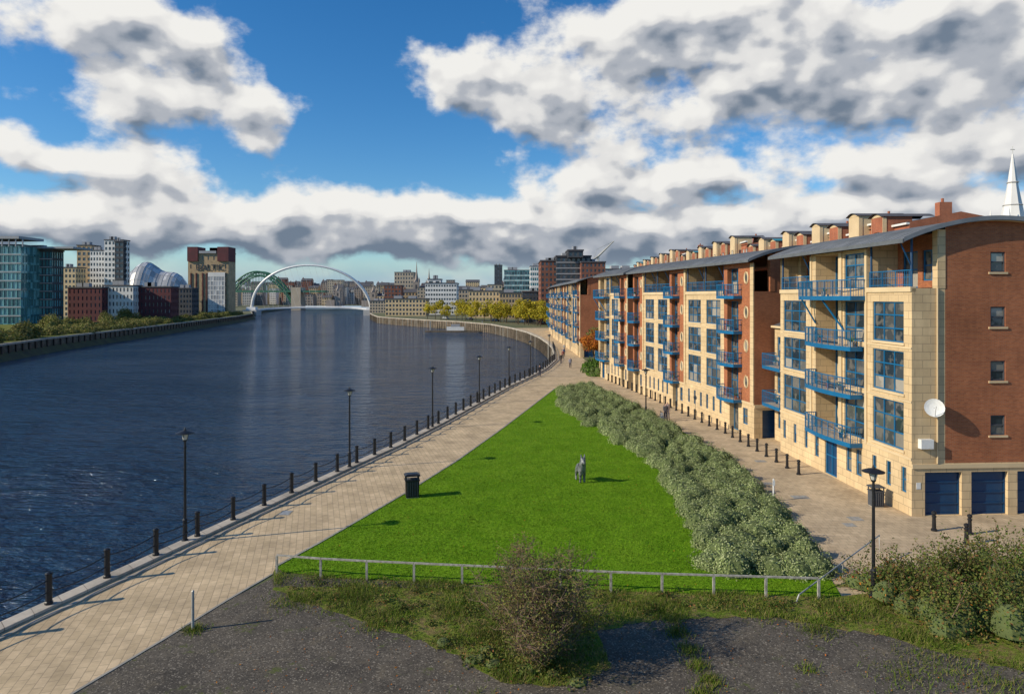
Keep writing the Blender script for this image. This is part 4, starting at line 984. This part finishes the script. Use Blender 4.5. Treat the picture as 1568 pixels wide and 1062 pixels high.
# cloud banks: azimuth, elevation, half-widths (degrees), weight
clouds=[(-33,19.5,5,3.2,.95),(-26.5,19,4.8,3.2,.95),(-29.5,14.3,5,2.0,.95),(-21,15.0,4.8,2.1,.9),(-20.2,12.4,2.4,1.2,.8),(-36,10.3,2.8,1.2,.85),(-29.6,9.7,6.0,1.9,.95),
 (-34,5.4,8,2.1,1.0),(-24.8,5.7,8,2.4,1.0),(-15.5,6.2,7,2.5,1.1),(-7.5,5.7,8,2.3,1.1),(0,5.2,6,2.2,1.0),(5.2,4.7,8,2.2,1.0),(15,4.8,9,2.2,1.0),
 (-4.8,19.6,3.6,1.5,.75),(-2.5,17.3,5.0,2.1,1.0),(2.5,14.7,6.4,2.6,1.0),(8,20.6,7.4,3.6,1.0),(19,15.2,8,2.6,1.0),(18,21.5,8,3.0,1.0),(27,17.4,8,3.6,1.0),(35,17,6,5,1.0),
 (26,9.9,5.4,2.1,1.0),(34,9.8,5.4,2.6,1.0),(6.3,9.5,6,2.2,1.0),(14.6,9.6,5.2,2.0,1.0),(24,5.4,9,2.0,1.0),(34,5.2,8,2.0,1.0),(10,12.2,3,1.2,.6),
 (-110,30,40,16,.55),(120,30,45,18,.6)]
gt=bpy.data.node_groups.new('cloud_density','ShaderNodeTree')
gt.interface.new_socket('P',in_out='INPUT',socket_type='NodeSocketVector'); gt.interface.new_socket('K',in_out='INPUT',socket_type='NodeSocketFloat'); gt.interface.new_socket('D',in_out='OUTPUT',socket_type='NodeSocketFloat')
gi=gt.nodes.new('NodeGroupInput'); go=gt.nodes.new('NodeGroupOutput')
acc=None
wn=gt.nodes.new('ShaderNodeTexNoise'); wn.inputs['Scale'].default_value=9; wn.inputs['Detail'].default_value=4
gt.links.new(gi.outputs[0],wn.inputs['Vector'])
wv=gt.nodes.new('ShaderNodeVectorMath'); wv.operation='MULTIPLY_ADD'; gt.links.new(wn.outputs['Color'],wv.inputs[0]); wv.inputs[1].default_value=(.17,.07,0); wv.inputs[2].default_value=(-.085,-.035,0)
wp=gt.nodes.new('ShaderNodeVectorMath'); wp.operation='ADD'; gt.links.new(gi.outputs[0],wp.inputs[0]); gt.links.new(wv.outputs[0],wp.inputs[1])
for a,e_,sa,se,wt in clouds:
    a,e_,sa,se=map(math.radians,(a,e_,sa,se))
    v=gt.nodes.new('ShaderNodeVectorMath'); v.operation='MULTIPLY_ADD'; gt.links.new(wp.outputs[0],v.inputs[0]); v.inputs[1].default_value=(1/sa,1/se,0); v.inputs[2].default_value=(-a/sa,-e_/se,0)
    dt=gt.nodes.new('ShaderNodeVectorMath'); dt.operation='DOT_PRODUCT'; gt.links.new(v.outputs[0],dt.inputs[0]); gt.links.new(v.outputs[0],dt.inputs[1])
    pw=gt.nodes.new('ShaderNodeMath'); pw.operation='POWER'; pw.inputs[0].default_value=math.exp(-1); gt.links.new(dt.outputs['Value'],pw.inputs[1])
    ml=gt.nodes.new('ShaderNodeMath'); ml.operation='MULTIPLY_ADD'; gt.links.new(pw.outputs[0],ml.inputs[0]); ml.inputs[1].default_value=wt
    if acc: gt.links.new(acc,ml.inputs[2])
    else: ml.inputs[2].default_value=0
    acc=ml.outputs[0]
mn=gt.nodes.new('ShaderNodeMath'); mn.operation='MINIMUM'; gt.links.new(acc,mn.inputs[0]); mn.inputs[1].default_value=1.05
mp=gt.nodes.new('ShaderNodeVectorMath'); mp.operation='MULTIPLY'; gt.links.new(gi.outputs[0],mp.inputs[0]); mp.inputs[1].default_value=(1,1.45,1)
nz=gt.nodes.new('ShaderNodeTexNoise'); nz.inputs['Scale'].default_value=13; nz.inputs['Roughness'].default_value=.57
gt.links.new(gi.outputs[1],nz.inputs['Detail'])
gt.links.new(mp.outputs[0],nz.inputs['Vector'])
fm=gt.nodes.new('ShaderNodeMath'); fm.operation='MULTIPLY_ADD'; gt.links.new(nz.outputs['Fac'],fm.inputs[0]); fm.inputs[1].default_value=1.6; fm.inputs[2].default_value=-.82
ad=gt.nodes.new('ShaderNodeMath'); ad.operation='ADD'; gt.links.new(fm.outputs[0],ad.inputs[0]); gt.links.new(mn.outputs[0],ad.inputs[1]); gt.links.new(ad.outputs[0],go.inputs[0])
def dens(off,k):
    v=N.new('ShaderNodeVectorMath'); v.operation='ADD'; L.new(ae.outputs[0],v.inputs[0]); v.inputs[1].default_value=off
    g_=N.new('ShaderNodeGroup'); g_.node_tree=gt; L.new(v.outputs[0],g_.inputs[0]); g_.inputs[1].default_value=k; return g_.outputs[0]
d0=dens((0,0,0),8.0); d1=dens((-.014,.026,0),2.0)
alpha=maprange(nt,d0,.34,.80,smooth=True)
shade=maprange(nt,d1,.35,1.55,0,.95,False)
df=N.new('ShaderNodeMath'); df.operation='SUBTRACT'; L.new(d1,df.inputs[0]); L.new(d0,df.inputs[1])
sh2=maprange(nt,df.outputs[0],-.5,.5,-.30,.30)
su=N.new('ShaderNodeMath'); su.operation='ADD'; L.new(shade,su.inputs[0]); L.new(sh2,su.inputs[1])
# low banks are seen from underneath and read darker
lowb=maprange(nt,asn.outputs[0],math.radians(3.0),math.radians(7.0),.30,0,True)
su2=N.new('ShaderNodeMath'); su2.operation='ADD'; su2.use_clamp=True; L.new(su.outputs[0],su2.inputs[0]); L.new(lowb,su2.inputs[1])
cr=N.new('ShaderNodeValToRGB'); L.new(su2.outputs[0],cr.inputs[0]); el_=cr.color_ramp.elements
cr.color_ramp.interpolation='EASE'
el_[0].color=(8.0,7.9,7.6,1); el_[1].color=(1.5,1.95,2.6,1); el_[1].position=.97
q=el_.new(.30); q.color=(6.9,6.85,6.75,1); q=el_.new(.60); q.color=(3.9,4.15,4.6,1)
hs=N.new('ShaderNodeHueSaturation'); hs.inputs['Saturation'].default_value=1.3; hs.inputs['Value'].default_value=1.12; L.new(sky.outputs[0],hs.inputs['Color'])
skc=mixrgb(nt,1.0,hs.outputs[0],(.86,1.0,1.08),'MULTIPLY')
c=mixrgb(nt,alpha,skc,cr.outputs[0])
hz=maprange(nt,asn.outputs[0],0.01,.065,.8,0,True)
wisp=maprange(nt,d0,-.1,.5,0,1,True)
hc=mixrgb(nt,wisp,(2.6,3.9,5.6),(4.8,5.4,6.1))
c=mixrgb(nt,hz,c,hc)
L.new(c,bg.inputs['Color'])
# ------------------------------------------------------------------ camera
cam=bpy.data.cameras.new('camera'); co=bpy.data.objects.new('camera',cam); scene.collection.objects.link(co)
co.location=(0,0,CAMH); co.rotation_euler=(math.pi/2,0,0); cam.lens=24; cam.sensor_width=36; cam.shift_y=-76/1568; cam.clip_end=20000; cam.clip_start=.1
scene.camera=co
scene.view_settings.view_transform='Standard'; scene.view_settings.look='None'; scene.view_settings.exposure=0
